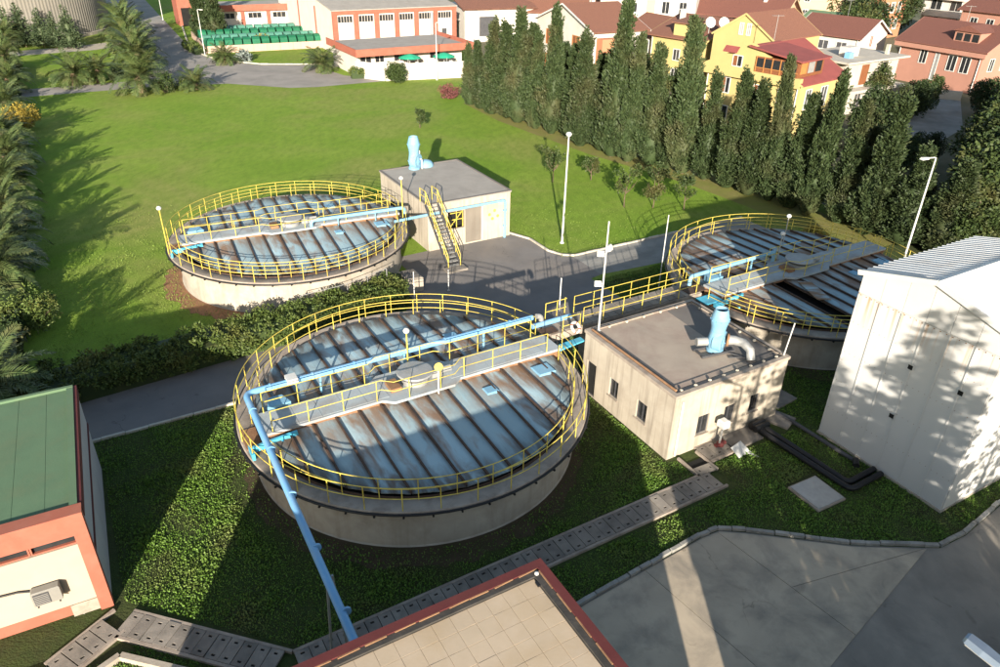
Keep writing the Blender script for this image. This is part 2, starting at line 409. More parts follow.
# ------------------------------------------------------------------ the setting: ground, roads, kerbs, yard
def sheet(name, poly_st, z, m, thick=None):
    mb = MB()
    pts = [W(s, t) for s, t in poly_st]
    mb.add([(p.x, p.y, z) for p in pts], [tuple(range(len(pts)))])
    o = mb.build(name, m)
    o['kind'] = 'structure'
    return o
g = MB().add([(-900, -300, 0), (900, -300, 0), (900, 1300, 0), (-900, 1300, 0)], [(0, 1, 2, 3)]).build('ground', ground_mat())
g['kind'] = 'structure'
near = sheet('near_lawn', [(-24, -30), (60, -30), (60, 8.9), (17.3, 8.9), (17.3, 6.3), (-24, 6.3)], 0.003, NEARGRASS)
town = sheet('town_terrain', [(44, -30), (600, -30), (600, 700), (60, 700), (60, 118), (50, 90), (43.5, 62)], 0.004, town_mat())
road = sheet('road', [(-160, 6.4), (6, 6.4), (8.6, 2.4), (17.2, 2.4), (17.2, 9.8), (18.2, 10), (18.2, 13.35), (17.6, 13.85), (17.1, 15), (17.1, 17.4), (16.4, 19.3), (6.8, 19.0), (6.8, 14.6), (4.4, 13.6), (4.4, 10.8), (-5, 10.8), (-14, 9.9), (-160, 9.9)], 0.008, ASPH)
croad = sheet('concrete_road', [(18.2, 10), (27, 9.3), (35, 9.3), (35, 13.35), (18.2, 13.35)], 0.010, CONC_ROAD)
farroad = sheet('far_road', [(-140, 86.5), (0, 86.5), (9.5, 84.5), (16.4, 78.2), (20, 77.2), (31, 77.2), (29.5, 79.5), (26, 83.5), (25.2, 88), (28.4, 92), (17, 97), (12, 103.5), (10.2, 112), (10.4, 121), (13.6, 200), (14, 320), (3, 320), (3.4, 203), (4.5, 150), (2.6, 118), (1.5, 96), (-2, 91.5), (-140, 91.5)], 0.012, ASPH_PALE)
path = sheet('silo_path', [(-26, 118.5), (-4, 121.5), (3.5, 128.5), (3.0, 132), (-6, 127), (-26, 123)], 0.014, GRAVEL)

unit_kerb = {}
def kerb_line(parent, pts, m, step=0.9, w=0.14, h=0.13, jit=0.012):
    key = m.name
    if key not in unit_kerb:
        unit_kerb[key] = MB().bevbox(-0.5, 0.5, -0.5, 0.5, -0.3, 1.0, 0.06).mesh('kerb_stone', m)
    for a, b in zip(pts[:-1], pts[1:]):
        A, B = W(*a), W(*b)
        n = max(1, round((B - A).length / step)); d = (B - A) / n
        ang = math.atan2(d.y, d.x)
        for i in range(n):
            c = A + d * (i + 0.5)
            piece('kerb_stone', unit_kerb[key], parent, (c.x + rng.uniform(-jit, jit), c.y + rng.uniform(-jit, jit), 0), (0, 0, ang + rng.uniform(-.012, .012)), (d.length - 0.025, w, h * rng.uniform(.85, 1.1)))
kerb_line(road, [(-24, 6.3), (-6.9, 6.3)], KERB_PALE, 1.0)
kerb_line(road, [(16.3, 19.4), (17.15, 17.5), (17.15, 15.0), (17.65, 13.9), (18.4, 13.42)], KERB_PALE, 0.8)
kerb_line(croad, [(18.4, 13.42), (35, 13.42)], KERB_PALE, 1.0)
kerb_line(farroad, [(14.2, 150), (10.6, 121), (10.4, 112), (12.2, 103.8), (17.2, 97.3), (28.6, 92.2)], KERB_PALE, 1.2, 0.25, 0.16)

yard = sheet('yard', [(-2.45, -12.4), (1.11, -11.96), (7.0, -11.6), (7.9, -11.66), (8.75, -12.25), (11.87, -14.76), (14.86, -16.58), (16.41, -16.66), (19.42, -16.35), (60, -16), (60, -60), (-30, -60), (-30, -25), (-2.45, -25)], 0.006, ASPH_YARD)
kerb_line(yard, [(-2.3, -12.3), (1.11, -11.88), (7.0, -11.5), (7.9, -11.56), (8.82, -12.15), (11.92, -14.66), (14.9, -16.48), (16.41, -16.56), (19.42, -16.25), (30, -16)], KERB, 0.55, 0.16, 0.14, 0.02)
def clip(poly, n, c):
    out = []
    for i in range(len(poly)):
        a, b = poly[i], poly[(i + 1) % len(poly)]
        da = n[0] * a[0] + n[1] * a[1] - c; db = n[0] * b[0] + n[1] * b[1] - c
        if da >= 0: out.append(a)
        if da * db < 0:
            k = da / (da - db); out.append((a[0] + (b[0] - a[0]) * k, a[1] + (b[1] - a[1]) * k))
    return out
ypoly = [(-2.4, -12.45), (1.11, -12.03), (7.0, -11.66), (7.85, -11.72), (8.68, -12.3), (11.8, -14.82), (14.3, -16.35), (6.65, -17.98), (-2.4, -20.0)]
jd = (0.117, 1.0); jn = (1.0, 0.117)
cuts = [-99, 2.55, 6.38, 99]
for i in range(3):
    pl = clip(ypoly, jn, cuts[i] + 0.012); pl = clip(pl, (-jn[0], -jn[1]), -(cuts[i + 1] - 0.012))
    if i == 2: parts_ = [clip(pl, (0.2, 1.0), -13.45 + 0.012), clip(pl, (-0.2, -1.0), 13.45 + 0.012)]
    else: parts_ = [pl]
    for q in parts_:
        if len(q) > 2:
            MB().prism([tuple(W(*p)[:2]) for p in q], -0.05, 0.03).build('slab', CONC_YARD, yard)
# bare soil at the feet of the tanks
def soil_ring(name, c, r0, r1, a0, a1, m, z):
    mb = MB(); n = 60; vs = []
    rr = random.Random(len(name))
    for k in range(n + 1):
        a = a0 + (a1 - a0) * k / n
        w = math.sin(math.pi * k / n) ** 0.5
        q = r0 + (r1 - r0) * w * (0.75 + 0.3 * rr.random())
        vs += [(c.x + r0 * math.cos(a), c.y + r0 * math.sin(a), z), (c.x + q * math.cos(a), c.y + q * math.sin(a), z)]
    mb.add(vs, [(2 * k, 2 * k + 1, 2 * k + 3, 2 * k + 2) for k in range(n)])
    o = mb.build(name, m); o['kind'] = 'structure'
T1, T2, T3 = W(0.45, 21.3), W(0, 0), W(25.7, 0.5)
soil_ring('soil_patch', T1, 7.2, 8.7, R(165), R(300), SOIL, 0.012)
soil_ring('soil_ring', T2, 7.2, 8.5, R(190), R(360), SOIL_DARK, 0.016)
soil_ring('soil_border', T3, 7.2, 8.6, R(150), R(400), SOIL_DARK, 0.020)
sheet('tree_bed', [(33.5, 60), (36.5, 60), (37.5, 40), (42, 20), (42, 4), (38, 4), (37, 22), (34.5, 34), (33, 50)], 0.008, DRYGRASS)

# ------------------------------------------------------------------ grass: real leaves and blades
nr = np.random.RandomState(3)
def st_arr(x, y):
    dx, dy = x - OX, y - OY
    return dx * CU + dy * SU, -dx * SU + dy * CU
def in_poly(s, t, poly):
    c = np.zeros(len(s), bool)
    for i in range(len(poly)):
        a, b = poly[i - 1], poly[i]
        k = ((a[1] > t) != (b[1] > t)) & (s < (b[0] - a[0]) * (t - a[1]) / ((b[1] - a[1]) or 1e-9) + a[0])
        c ^= k
    return c
YARD_POLY = [(-2.4, -12.35), (1.1, -11.8), (7.0, -11.4), (8.0, -11.5), (8.8, -12.1), (12, -14.6), (14.9, -16.4), (19.4, -16.2), (60, -15.9), (60, -70), (-2.4, -70)]
def near_mask(s, t):
    m = (s ** 2 + t ** 2 > 7.45 ** 2) & ((s - 25.7) ** 2 + (t - .5) ** 2 > 7.45 ** 2)
    m &= ~((s > 8.8) & (s < 16.1) & (t > -7.5) & (t < 2.3))
    m &= ~((s > -8.7) & (s < 10.5) & (t > -10.15) & (t < -8.85))
    m &= ~((s > 9.3) & (s < 10.6) & (t > -9) & (t < -7.2)) & ~((s > 10.4) & (s < 16.4) & (t > -8.5) & (t < -7))
    m &= ~((s > -13.6) & (s < -8.2) & (np.abs((s + t + 18.05)) < 0.95))
    m &= ~((s < -13.05) & (t > -6.3) & (t < 4.3))
    m &= ~((s > -16.2) & (s < -2.4) & (t > -25) & (t < -14.1))
    m &= ~((s > 16.7) & (s < 25) & (t > -15.4) & (t < -9.1)) & ~in_poly(s, t, YARD_POLY)
    m &= ~((s > 12.2) & (s < 14.1) & (t > -13) & (t < -11.1))
    m &= (t < 6.25) | ((s > 17.3) & (t < 9.4))
    return m
def blades(name, x, y, size, mt, lean=0.7, wide=0.45, two=True, label=None, cat=None):
    n = len(x)
    a = nr.rand(n) * 2 * math.pi
    ln = size * (0.6 + 0.8 * nr.rand(n)) * (0.85 + 0.3 * np.sin(x * 1.7 + 2 * np.sin(y * .9)) * np.sin(y * 1.3 + 1.5 * np.sin(x * .7))); wd = ln * wide
    tilt = lean * (0.3 + 0.9 * nr.rand(n))
    dx, dy = np.cos(a), np.sin(a)
    z0 = nr.rand(n) * 0.03 * (size / 0.1)
    bx, by = -dy * wd / 2, dx * wd / 2
    hx, hz = np.sin(tilt) * ln, np.cos(tilt) * ln
    V = np.zeros((n, 4, 3))
    V[:, 0] = np.c_[x + dx * hx * .1 , y + dy * hx * .1, z0]
    V[:, 1] = np.c_[x + dx * hx * .5 + bx, y + dy * hx * .5 + by, z0 + hz * .6]
    V[:, 2] = np.c_[x + dx * hx, y + dy * hx, z0 + hz]
    V[:, 3] = np.c_[x + dx * hx * .5 - bx, y + dy * hx * .5 - by, z0 + hz * .6]
    me = np_mesh(name, V.reshape(-1, 3), np.arange(4 * n).reshape(-1, 4), mt)
    o = piece(name, me)
    return tag(o, label, cat, kind='stuff')
s_ = nr.uniform(-14.5, 26, 640000); t_ = nr.uniform(-17, 9.5, 640000)
x = OX + s_ * CU - t_ * SU; y = OY + s_ * SU + t_ * CU
k = near_mask(s_, t_) & (s_ > -24) & (s_ < 26) & (y > 11) & (np.abs(x) < 0.75 * np.hypot(y, 21) + 2)
# thinner on the bare ground close to tank 2
d2 = np.hypot(x - T2.x, y - T2.y)
# patchy: thin spots and thick spots
k &= nr.rand(len(x)) < 0.86 + 0.25 * np.sin(x * .9 + 1.7 * np.sin(y * .6)) * np.sin(y * 1.1 + np.sin(x * .5))
k &= (d2 > 8.3 + .5 * nr.rand(len(x))) | (nr.rand(len(x)) < 0.25) | (y > T2.y)
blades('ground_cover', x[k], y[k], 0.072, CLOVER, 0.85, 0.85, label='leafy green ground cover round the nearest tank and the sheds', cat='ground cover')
x = nr.uniform(-40, 20, 160000); y = nr.uniform(30, 60, 160000)
# denser near the camera, thinner far away
s_, t_ = st_arr(x, y)
k = (s_ > -14.5) & (s_ < 36) & (t_ > 10.6) & (t_ < 84) & ((s_ - .45) ** 2 + (t_ - 21.3) ** 2 > 7.5 ** 2)
k &= ~((s_ > 4.3) & (s_ < 17.3) & (t_ < 19.3)) & ~((s_ > 7) & (s_ < 16.2) & (t_ < 27.8)) & ~((s_ > 17) & (t_ < 13.5)) & ~((s_ > 9) & (t_ > 76.5))
k &= (s_ + t_ * 0.13 < 42) & (nr.rand(len(x)) < np.clip((60 - y) / 22, 0, 1))
blades('lawn_grass', x[k], y[k], 0.075, TURF, 0.6, 0.5, label='short lawn grass round the sunlit tank', cat='grass')
# ------------------------------------------------------------------ tanks
def cover_mat(name, rust_amt):
    m, nt, bs = nodes_of(name)
    bs.inputs['Roughness'].default_value = 0.75
    bs.inputs['Specular IOR Level'].default_value = 0.2
    tc = N(nt, 'ShaderNodeTexCoord').outputs['Object']
    sx = N(nt, 'ShaderNodeSeparateXYZ'); L(nt, tc, sx.inputs[0])
    oi = N(nt, 'ShaderNodeObjectInfo').outputs['Random']
    # distance to the nearest rib: ribs stand every metre
    pp = N(nt, 'ShaderNodeMath', operation='PINGPONG'); L(nt, math_(nt, 'ADD', sx.outputs[0], 20.0), pp.inputs[0]); pp.inputs[1].default_value = 0.5
    mp = N(nt, 'ShaderNodeMapping'); L(nt, tc, mp.inputs[0]); mp.inputs['Scale'].default_value = (1.6, 0.22, 1)
    n1 = noise(nt, mp.outputs[0], 1.1, 5, 0.55, 0.3)
    mp2 = N(nt, 'ShaderNodeMapping'); L(nt, tc, mp2.inputs[0]); mp2.inputs['Scale'].default_value = (2.2, 0.6, 1)
    n2 = noise(nt, mp2.outputs[0], 0.8, 5, 0.55, 0.4)
    n3 = noise(nt, tc, 0.55, 4, 0.6)
    base = mixc(nt, n3, (0.27, 0.42, 0.49), (0.37, 0.47, 0.49))
    hs = N(nt, 'ShaderNodeHueSaturation')
    ma = N(nt, 'ShaderNodeMath', operation='MULTIPLY_ADD'); L(nt, oi, ma.inputs[0]); ma.inputs[1].default_value = 0.3; ma.inputs[2].default_value = 0.85
    L(nt, ma.outputs[0], hs.inputs['Value']); L(nt, base, hs.inputs['Color'])
    edge = ramp(nt, pp.outputs[0], [(0.04, 1.0), (0.17, 0.0)])
    st1 = math_(nt, 'MULTIPLY', math_(nt, 'MULTIPLY', edge, ramp(nt, n1, [(0.35, 0.0), (0.65, 1.0)])), 0.8)
    c1 = mixc(nt, st1, hs.outputs[0], (0.115, 0.065, 0.04))
    st2 = math_(nt, 'MULTIPLY', ramp(nt, math_(nt, 'ADD', n2, math_(nt, 'MULTIPLY', oi, rust_amt)), [(0.58, 0.0), (0.82, 1.0)]), 0.85)
    c2 = mixc(nt, st2, c1, (0.21, 0.115, 0.065))
    st3 = math_(nt, 'MULTIPLY', ramp(nt, n1, [(0.62, 0.0), (0.78, 1.0)]), 0.6)
    c3 = mixc(nt, st3, c2, (0.055, 0.045, 0.04))
    # rust washed down from the bridge, grime gathered at the outer ends
    ay = math_(nt, 'ABSOLUTE', sx.outputs[1])
    wash = N(nt, 'ShaderNodeMapRange', ins={'From Min': 0.7, 'From Max': 3.6, 'To Min': 1.0, 'To Max': 0.0}); L(nt, ay, wash.inputs[0])
    c3 = mixc(nt, math_(nt, 'MULTIPLY', math_(nt, 'MULTIPLY', wash.outputs[0], ramp(nt, n2, [(0.33, 0.0), (0.58, 1.0)])), 0.9), c3, (0.25, 0.15, 0.085))
    rad = N(nt, 'ShaderNodeVectorMath', operation='LENGTH'); L(nt, tc, rad.inputs[0])
    gr_ = N(nt, 'ShaderNodeMapRange', ins={'From Min': 6.0, 'From Max': 7.4, 'To Min': 0.0, 'To Max': 1.0}); L(nt, rad.outputs['Value'], gr_.inputs[0])
    c3 = mixc(nt, math_(nt, 'MULTIPLY', math_(nt, 'MULTIPLY', gr_.outputs[0], ramp(nt, n2, [(0.3, 0.0), (0.55, 1.0)])), 0.85), c3, (0.06, 0.045, 0.035))
    L(nt, c3, bs.inputs['Base Color'])
    bump(nt, bs, noise(nt, tc, 6, 4), 0.08, 0.02)
    return m
COVER = cover_mat('tank_cover', 0.22)
COVER_RUSTY = cover_mat('tank_cover_rusty', 0.34)
POST = MB().tube([(0, 0, 0), (0, 0, 1.06)], 0.022, 6).mesh('post', YELLOW, True)
POST_FOOT = MB().box(-.06, .06, -.06, .06, -.02, .012).mesh('foot_plate', YELLOW)
POST_GREY = MB().tube([(0, 0, 0), (0, 0, 1.06)], 0.024, 6).mesh('post', STEEL, True)
def rail_line(parent, pts, h=1.06, spacing=1.5, closed=False, levels=(1.06, 0.56), r=0.019, name='railing', m=None):
    mb = MB()
    P = [Vector(p) for p in pts]
    for lv in levels:
        mb.tube([p + Vector((0, 0, lv * h / 1.06)) for p in P], r, 6, closed)
    o = mb.build(name, m or YELLOW, parent, True)
    seq = P + [P[0]] if closed else P
    # posts at even distances along the line
    ds = [0]
    for a, b in zip(seq[:-1], seq[1:]): ds.append(ds[-1] + (b - a).length)
    n = max(1, round(ds[-1] / spacing))
    for i in range(n if closed else n + 1):
        d = ds[-1] * i / n
        j = max(k for k in range(len(ds)) if ds[k] <= d + 1e-6); j = min(j, len(seq) - 2)
        q = seq[j].lerp(seq[j + 1], (d - ds[j]) / max(1e-6, ds[j + 1] - ds[j]))
        piece('post', POST_GREY if m else POST, o, q, (0, rng.uniform(-.012, .012), rng.uniform(0, 3)), (1, 1, h / 1.06))
    return o
def arc(r, z, a0, a1, n=48):
    return [(r * math.cos(a0 + (a1 - a0) * i / n), r * math.sin(a0 + (a1 - a0) * i / n), z) for i in range(n + 1)]
RC = 7.0
def cover_z(y): return 2.66 - 0.22 * abs(y) / RC
def make_tank(label, c, rot, cover, rim_gap=None, seed=1, end_eq=True, missing=()):
    rr = random.Random(seed)
    t = thing('settling_tank', label, 'tank', c, rot, 'round concrete settling tanks')
    w = MB()
    w.lathe([(7.30, -0.3), (7.30, 0.02), (7.24, 0.06), (7.24, 1.24), (7.19, 1.30), (7.19, 2.05)], 96, cap=False)
    w.build('wall', CONC, t, True)
    rim = MB()
    rim.lathe([(7.17, 2.04), (7.74, 2.04), (7.81, 2.08), (7.81, 2.27), (7.78, 2.30), (7.12, 2.30), (7.08, 2.27), (7.08, 1.9)], 96, cap=False)
    ro = rim.build('rim_walkway', CONC_RIM, t, True)
    cd = MB()
    cd.tube(arc(7.87, 2.20, 0, 2 * math.pi, 96)[:-1], 0.05, 6, True)
    for k in range(46):
        a = 2 * math.pi * k / 46
        d = Vector((math.cos(a), math.sin(a), 0)); cd.bar(d * 7.80 + Vector((0, 0, 2.13)), d * 7.95 + Vector((0, 0, 2.13)), 0.07, 0.06)
    cd.build('conduit', BLACK, ro, True)
    # launder wall just inside the rim
    MB().lathe([(7.075, 1.5), (7.075, 2.36), (7.02, 2.36), (7.02, 1.5)], 96, cap=False).build('weir_ring', RUST, t, True)
    MB().lathe([(7.03, 2.20), (0.01, 2.20)], 64, cap=False).build('water', BLACKVOID, t)
    # one sheet per metre on either side of the bridge, a rusty rib over each joint
    for sgn in (-1, 1):
        for i in range(-7, 7):
            x0, x1 = i + 0.02, i + 0.98
            if (sgn, i) in missing: continue
            ye = lambda x: math.sqrt(max(0.0, RC * RC - x * x))
            if max(ye(max(-RC, min(RC, x0))), ye(max(-RC, min(RC, x1)))) < 0.95: continue
            xs = [x0 + (x1 - x0) * k / 4 for k in range(5)]
            xs = [max(-RC + .01, min(RC - .01, q)) for q in xs]
            dz = rr.uniform(-.012, .012); tl = rr.uniform(-.012, .012)
            vs = []; n = 5
            for k, q in enumerate(xs):
                y1 = max(0.8, ye(q)); arch = 0.035 * (1 - (2 * k / 4 - 1) ** 2)
                for yy in (0.72, y1):
                    z = cover_z(yy) + dz + tl * (k - 2) / 2 + arch
                    vs += [(q, sgn * yy, z - 0.04), (q, sgn * yy, z)]
            fs = []
            for k in range(4):
                a = 4 * k; b = a + 4
                fs += [(a + 1, b + 1, b + 3, a + 3), (a, a + 2, b + 2, b), (a, b, b + 1, a + 1), (a + 2, a + 3, b + 3, b + 2)]
            fs += [(0, 1, 3, 2), (16, 18, 19, 17)]
            if sgn < 0: fs = [f[::-1] for f in fs]
            MB().add(vs, fs).build('cover_panel', cover, t)
        for i in range(-6, 7):
            y1 = math.sqrt(RC * RC - i * i)
            if y1 < 0.95: continue
            rb = MB()
            a = Vector((i, sgn * 0.74, cover_z(0.74) + 0.045)); b = Vector((i, sgn * (y1 - .02), cover_z(y1) + 0.045))
            rb.bar(a, b, 0.045, 0.11); rb.bar(a + Vector((0, 0, .06)), b + Vector((0, 0, .06)), 0.08, 0.016)
            rb.build('rib', RUST, t)
    # bridge
    br = MB()
    bw = 0.78
    plan = [(-7.0, -bw), (-1.9, -bw), (-1.45, -1.15), (1.45, -1.15), (1.9, -bw), (7.4, -bw), (7.4, bw), (1.9, bw), (1.45, 1.15), (-1.45, 1.15), (-1.9, bw), (-7.0, bw)]
    br.prism(plan, 2.78, 2.90)
    bo = br.build('bridge', DECK, t)
    bm = MB()
    for sg in (-1, 1):
        bm.bar((-6.95, sg * .70, 2.70), (7.35, sg * .70, 2.70), 0.09, 0.15)
    for x in (-6.7, 7.1): bm.box(x - .2, x + .2, -.72, .72, 2.31, 2.62)
    bm.build('beam', RUST_LT, bo)
    for x in range(-6, 7):
        if abs(x) >= 2: MB().box(x - .49, x + .49, -.66, .66, 2.902, 2.914).build('deck_plate', DECK, bo)
    e = 0.04
    for sg in (-1, 1):
        rail_line(t, [(-6.6, sg * (bw - e), 2.9), (-1.9, sg * (bw - e), 2.9), (-1.45, sg * (1.15 - e), 2.9), (1.45, sg * (1.15 - e), 2.9), (1.9, sg * (bw - e), 2.9), (6.6, sg * (bw - e), 2.9)], 1.0, 1.45, name='bridge_railing')
    # drive in the middle
    dr = MB().lathe([(0.62, 2.9), (0.62, 3.12), (0.36, 3.16), (0.36, 3.30), (0.80, 3.32), (0.84, 3.36), (0.80, 3.42), (0.3, 3.46)], 20)
    do = dr.build('drive', STEEL, t, True)
    g_ = MB().box(.72, 1.25, -.28, .15, 2.92, 3.22)
    g_.tube([(1.25, -.06, 3.1), (1.75, -.06, 3.1)], .16, 10)
    g_.build('gear_motor', STEEL, do, True)
    MB().box(-1.35, -.85, -.5, .3, 2.92, 3.1).build('gear_cover', RUST_LT, do)
    # hatches on the sheets
    for hx, hy, hw in ((5.8, -1.7, .45), (2.8, -2.0, .3), (3.4, 3.2, .35)):
        if hy * hy + hx * hx < 40:
            z = cover_z(hy)
            MB().bevbox(hx - hw, hx + hw, hy - hw * .9, hy + hw * .9, z - .05, z + 0.11, 0.03).build('hatch', BLUE_LT, t)
    # scum box and brackets at the left bridge end
    if end_eq:
        eq = MB()
        eq.bar((-7.6, -1.05, 2.55), (-5.7, -1.05, 2.72), .12, .26); eq.bar((-7.6, -1.5, 2.5), (-7.6, -.8, 2.5), .12, .3); eq.bar((-6.3, -1.05, 2.62), (-6.6, -1.75, 2.45), .09, .14)
        eq.build('scum_trough', CYAN, t)
        MB().box(-7.7, -6.75, -.7, .7, 2.31, 2.36).build('end_plate', RUST_LT, t)
        hp = MB(); hp.prism([(-6.4, .85), (-5.4, .85), (-5.6, 1.55), (-6.2, 1.55)], 2.58, 3.02); hp.build('scum_hopper', BLUE_LT, t)
    # railings round the rim, outside and inside of the walkway
    go0, go1 = rim_gap or (R(-4), R(4))
    rail_line(t, arc(7.73, 2.3, go1, go0 + 2 * math.pi, 110), 1.06, 1.42, name='outer_railing')
    gi = R(8.5)
    rail_line(t, arc(7.17, 2.3, gi, math.pi - gi, 56), 1.0, 1.42, name='inner_railing')
    rail_line(t, arc(7.17, 2.3, math.pi + gi, 2 * math.pi - gi, 56), 1.0, 1.42, name='inner_railing')
    return t
tank2 = make_tank('nearest round concrete settling tank, crossed by the long blue pipe, half in shade', T2, PH, COVER, (R(-3), R(13)), 11)
tank1 = make_tank('fully sunlit round concrete settling tank on the lawn beside the staircase', T1, R(26), COVER, (R(-13), R(3)), 5)
tank3 = make_tank('round concrete settling tank mostly in the shade of the white metal shed', T3, R(30.5), COVER_RUSTY, (R(172), R(183)), 9, missing=((-1, -3),))
# white-rimmed signs and small lamps fixed to the bridges
def bridge_lamp(tank, x, y, z0, h, m_post, kind='lamp'):
    p = MB().tube([(x, y, z0), (x, y, z0 + h)], 0.035, 8).build('lamp_post', m_post, tank, True)
    hd = MB()
    if kind == 'lamp':
        hd.lathe([(0.02, h - .02), (.13, h + .04), (.16, h + .12), (.10, h + .22), (0.02, h + .25)], 12, (x, y, z0))
        hd.build('lamp_head', WHITE, p, True)
    else:
        hd.lathe([(.19, -.02), (.19, .02)], 20)
        o = hd.build('sign_disc', YELLOW, p)
        o.location = (x, y - .05, z0 + h + .08); o.rotation_euler = (R(75), 0, R(-20))
bridge_lamp(tank2, 0.15, 1.12, 2.9, 1.85, YELLOW)
bridge_lamp(tank2, 0.6, -1.2, 2.7, 1.35, WHITE, 'sign')
bridge_lamp(tank1, -7.75, -.6, 2.3, 2.9, YELLOW)
bridge_lamp(tank1, 7.5, -1.2, 2.3, 3.1, YELLOW)
bridge_lamp(tank3, -0.6, 1.1, 2.9, 1.7, STEEL)
bridge_lamp(tank3, 2.5, 3.3, 2.55, 1.9, STEEL)
# loose cover sheet pushed off its place on tank 3
o = MB().bevbox(-1.25, 1.25, -.42, .42, 0, .05, .01).build('cover_panel', COVER, tank3); o.location = (-1.6, -2.6, 2.72); o.rotation_euler = (R(3), R(2), R(65))

# ------------------------------------------------------------------ the long blue pipe over tank 2
def elbow(a, c, b, r, n=6):
    a, b, c = Vector(a), Vector(b), Vector(c)
    out = []
    p0 = c + (a - c).normalized() * r; p1 = c + (b - c).normalized() * r
    for i in range(n + 1):
        k = i / n; out.append(p0.lerp(c, k).lerp(c.lerp(p1, k), k))
    return out
bp = thing('blue_pipe', 'long bright blue pipe over the nearest tank that turns towards the tiled roof', 'pipe', W(-7.1, 1.42), PH)
zp = 3.62
pth = [(14.2, 0, zp)] + elbow((14.2, 0, zp), (0, 0, zp), (-.1, -15.6, zp), .42) + [(-.25, -15.75, zp)]
MB().tube(pth, 0.135, 16).build('pipe', BLUE, bp, True)
fl = MB()
for x in (1.05, 2.9, 4.8, 7.0, 9.3, 11.1, 12.9):
    fl.tube([(x - .035, 0, zp), (x + .035, 0, zp)], 0.17, 16)
for y in (-1.4, -4.2, -7.0, -9.8, -12.6): fl.tube([(.0064 * y, y - .035, zp), (.0064 * y, y + .035, zp)], 0.165, 16)
fl.build('flange', BLUE, bp, True)
MB().box(1.75, 2.2, -.26, .26, zp - .02, zp + .24).build('clamp_box', WHITE, bp)
for x in (3.2, 7.2, 11.4):
    MB().bar((x, 0, 2.6), (x, 0, zp - .14), .09, .09).build('support', BLUE_LT, bp)
for dx in (-.14, .14):
    MB().bar((-.05 + dx * 1.9, -11.0, 0), (-.05 + dx * .6, -11.0, zp - .12), .07, .07).build('strut', STEEL, bp)
for x0 in (0,):
    MB().tube(elbow((14.3, 0, zp), (14.75, 0, zp), (14.75, 0, 2.9), .3) , 0.135, 12).build('pipe_end', STEEL, bp, True)
# smaller pipes of the other tanks
def small_pipe(label, pts, r, m, supports, base, rot):
    t = thing('blue_pipe', label, 'pipe', base, rot)
    MB().tube(pts, r, 12).build('pipe', m, t, True)
    for x, y, z in supports: MB().bar((x, y, 2.6), (x, y, z), .07, .07).build('support', m, t)
    return t
p1 = small_pipe('light blue pipe from the middle of the sunlit tank to the far pump house', [(1.2, -.95, 2.75)] + elbow((1.2, -.95, 2.75), (1.2, -.95, 3.3), (7, -.95, 3.3), .25) + [(7.1, -.95, 3.3)] + elbow((7.1, -.95, 3.3), (7.7, -.95, 3.3), (7.75, -.9, 2.9), .25) + [(7.75, -.95, 2.86)], .12, BLUE_LT, ((3, -.95, 3.2), (5.6, -.95, 3.2)), T1, R(26))
p3 = small_pipe('light blue pipe beside the bridge of the shaded tank', [(-7.9, 1.0, 2.75)] + elbow((-7.9, 1.0, 2.7), (-7.9, 1.0, 3.5), (0, 1.3, 3.5), .25) + [(-.8, 1.25, 3.5), (-.8, 1.25, 2.75)], .12, BLUE_LT, ((-5.5, 1.05, 3.4), (-2.8, 1.15, 3.4)), T3, PH)

# ------------------------------------------------------------------ channel walkway from tank 2 past the pump room to tank 3
wk = thing('channel_walkway', 'raised concrete channel with yellow railings behind the middle pump room', 'walkway', W(0, 0), PH)
MB().box(7.75, 17.9, .55, 1.95, 2.45, 2.86).build('channel', CONC_RIM, wk)
for i in range(16):
    MB().bevbox(8.6 + i * .58, 9.15 + i * .58, .62, 1.88, 2.862, 2.93, .015).build('cover_slab', CONC_SLAB, wk)
for x in (10.6, 13.4, 16.2): MB().box(x - .15, x + .15, .7, 1.8, 0, 2.448).build('pier', CONC, wk)
rail_line(wk, [(10.0, 1.88, 2.86), (17.6, 1.88, 2.86)], 1.06, 1.3)
rail_line(wk, [(9.7, .62, 2.86), (17.5, .62, 2.86)], 1.06, 1.3)
rail_line(wk, [(8.2, 1.88, 2.86), (9.5, 1.88, 2.86), (9.5, 2.0, 2.86)], 1.06, .7)
MB().tube([(7.2, 1.55, 3.0), (9.6, 1.58, 3.0)], .14, 12).build('inlet_pipe', BLUE, wk, True)
MB().box(7.3, 8.2, .58, 1.2, 2.935, 2.96).build('rust_plate', RUST, wk)
MB().hexa([(6.7, -.62, 2.52), (9.1, -.42, 2.62), (9.1, -.05, 2.62), (6.7, -.12, 2.52), (6.7, -.62, 2.60), (9.1, -.42, 2.70), (9.1, -.05, 2.70), (6.7, -.12, 2.60)]).build('trough', CYAN, wk)
MB().box(17.4, 18.6, -.4, .45, 2.62, 2.70).build('trough', CYAN, wk)
MB().box(17.0, 18.3, .6, 1.5, 2.94, 2.97).build('rust_plate', RUST, wk)
for nm, x, y, z in (('a', 9.55, 2.55, 2.4), ('b', 19.9, 6.1, 2.3)):
    lab = {'a': 'thin white pole beside the lifebuoy at the edge of the nearest tank', 'b': 'thin white pole at the left railing of the shaded tank'}[nm]
    t = thing('pole', lab, 'pole', W(x, y, 0), PH)
    MB().tube([(0, 0, 0), (0, 0, z + (2.4 if nm == 'a' else 3.0))], .033, 8).build('shaft', WHITE, t, True)
    MB().box(-.12, .12, -.12, .12, 0, .04).build('base_plate', STEEL, t)
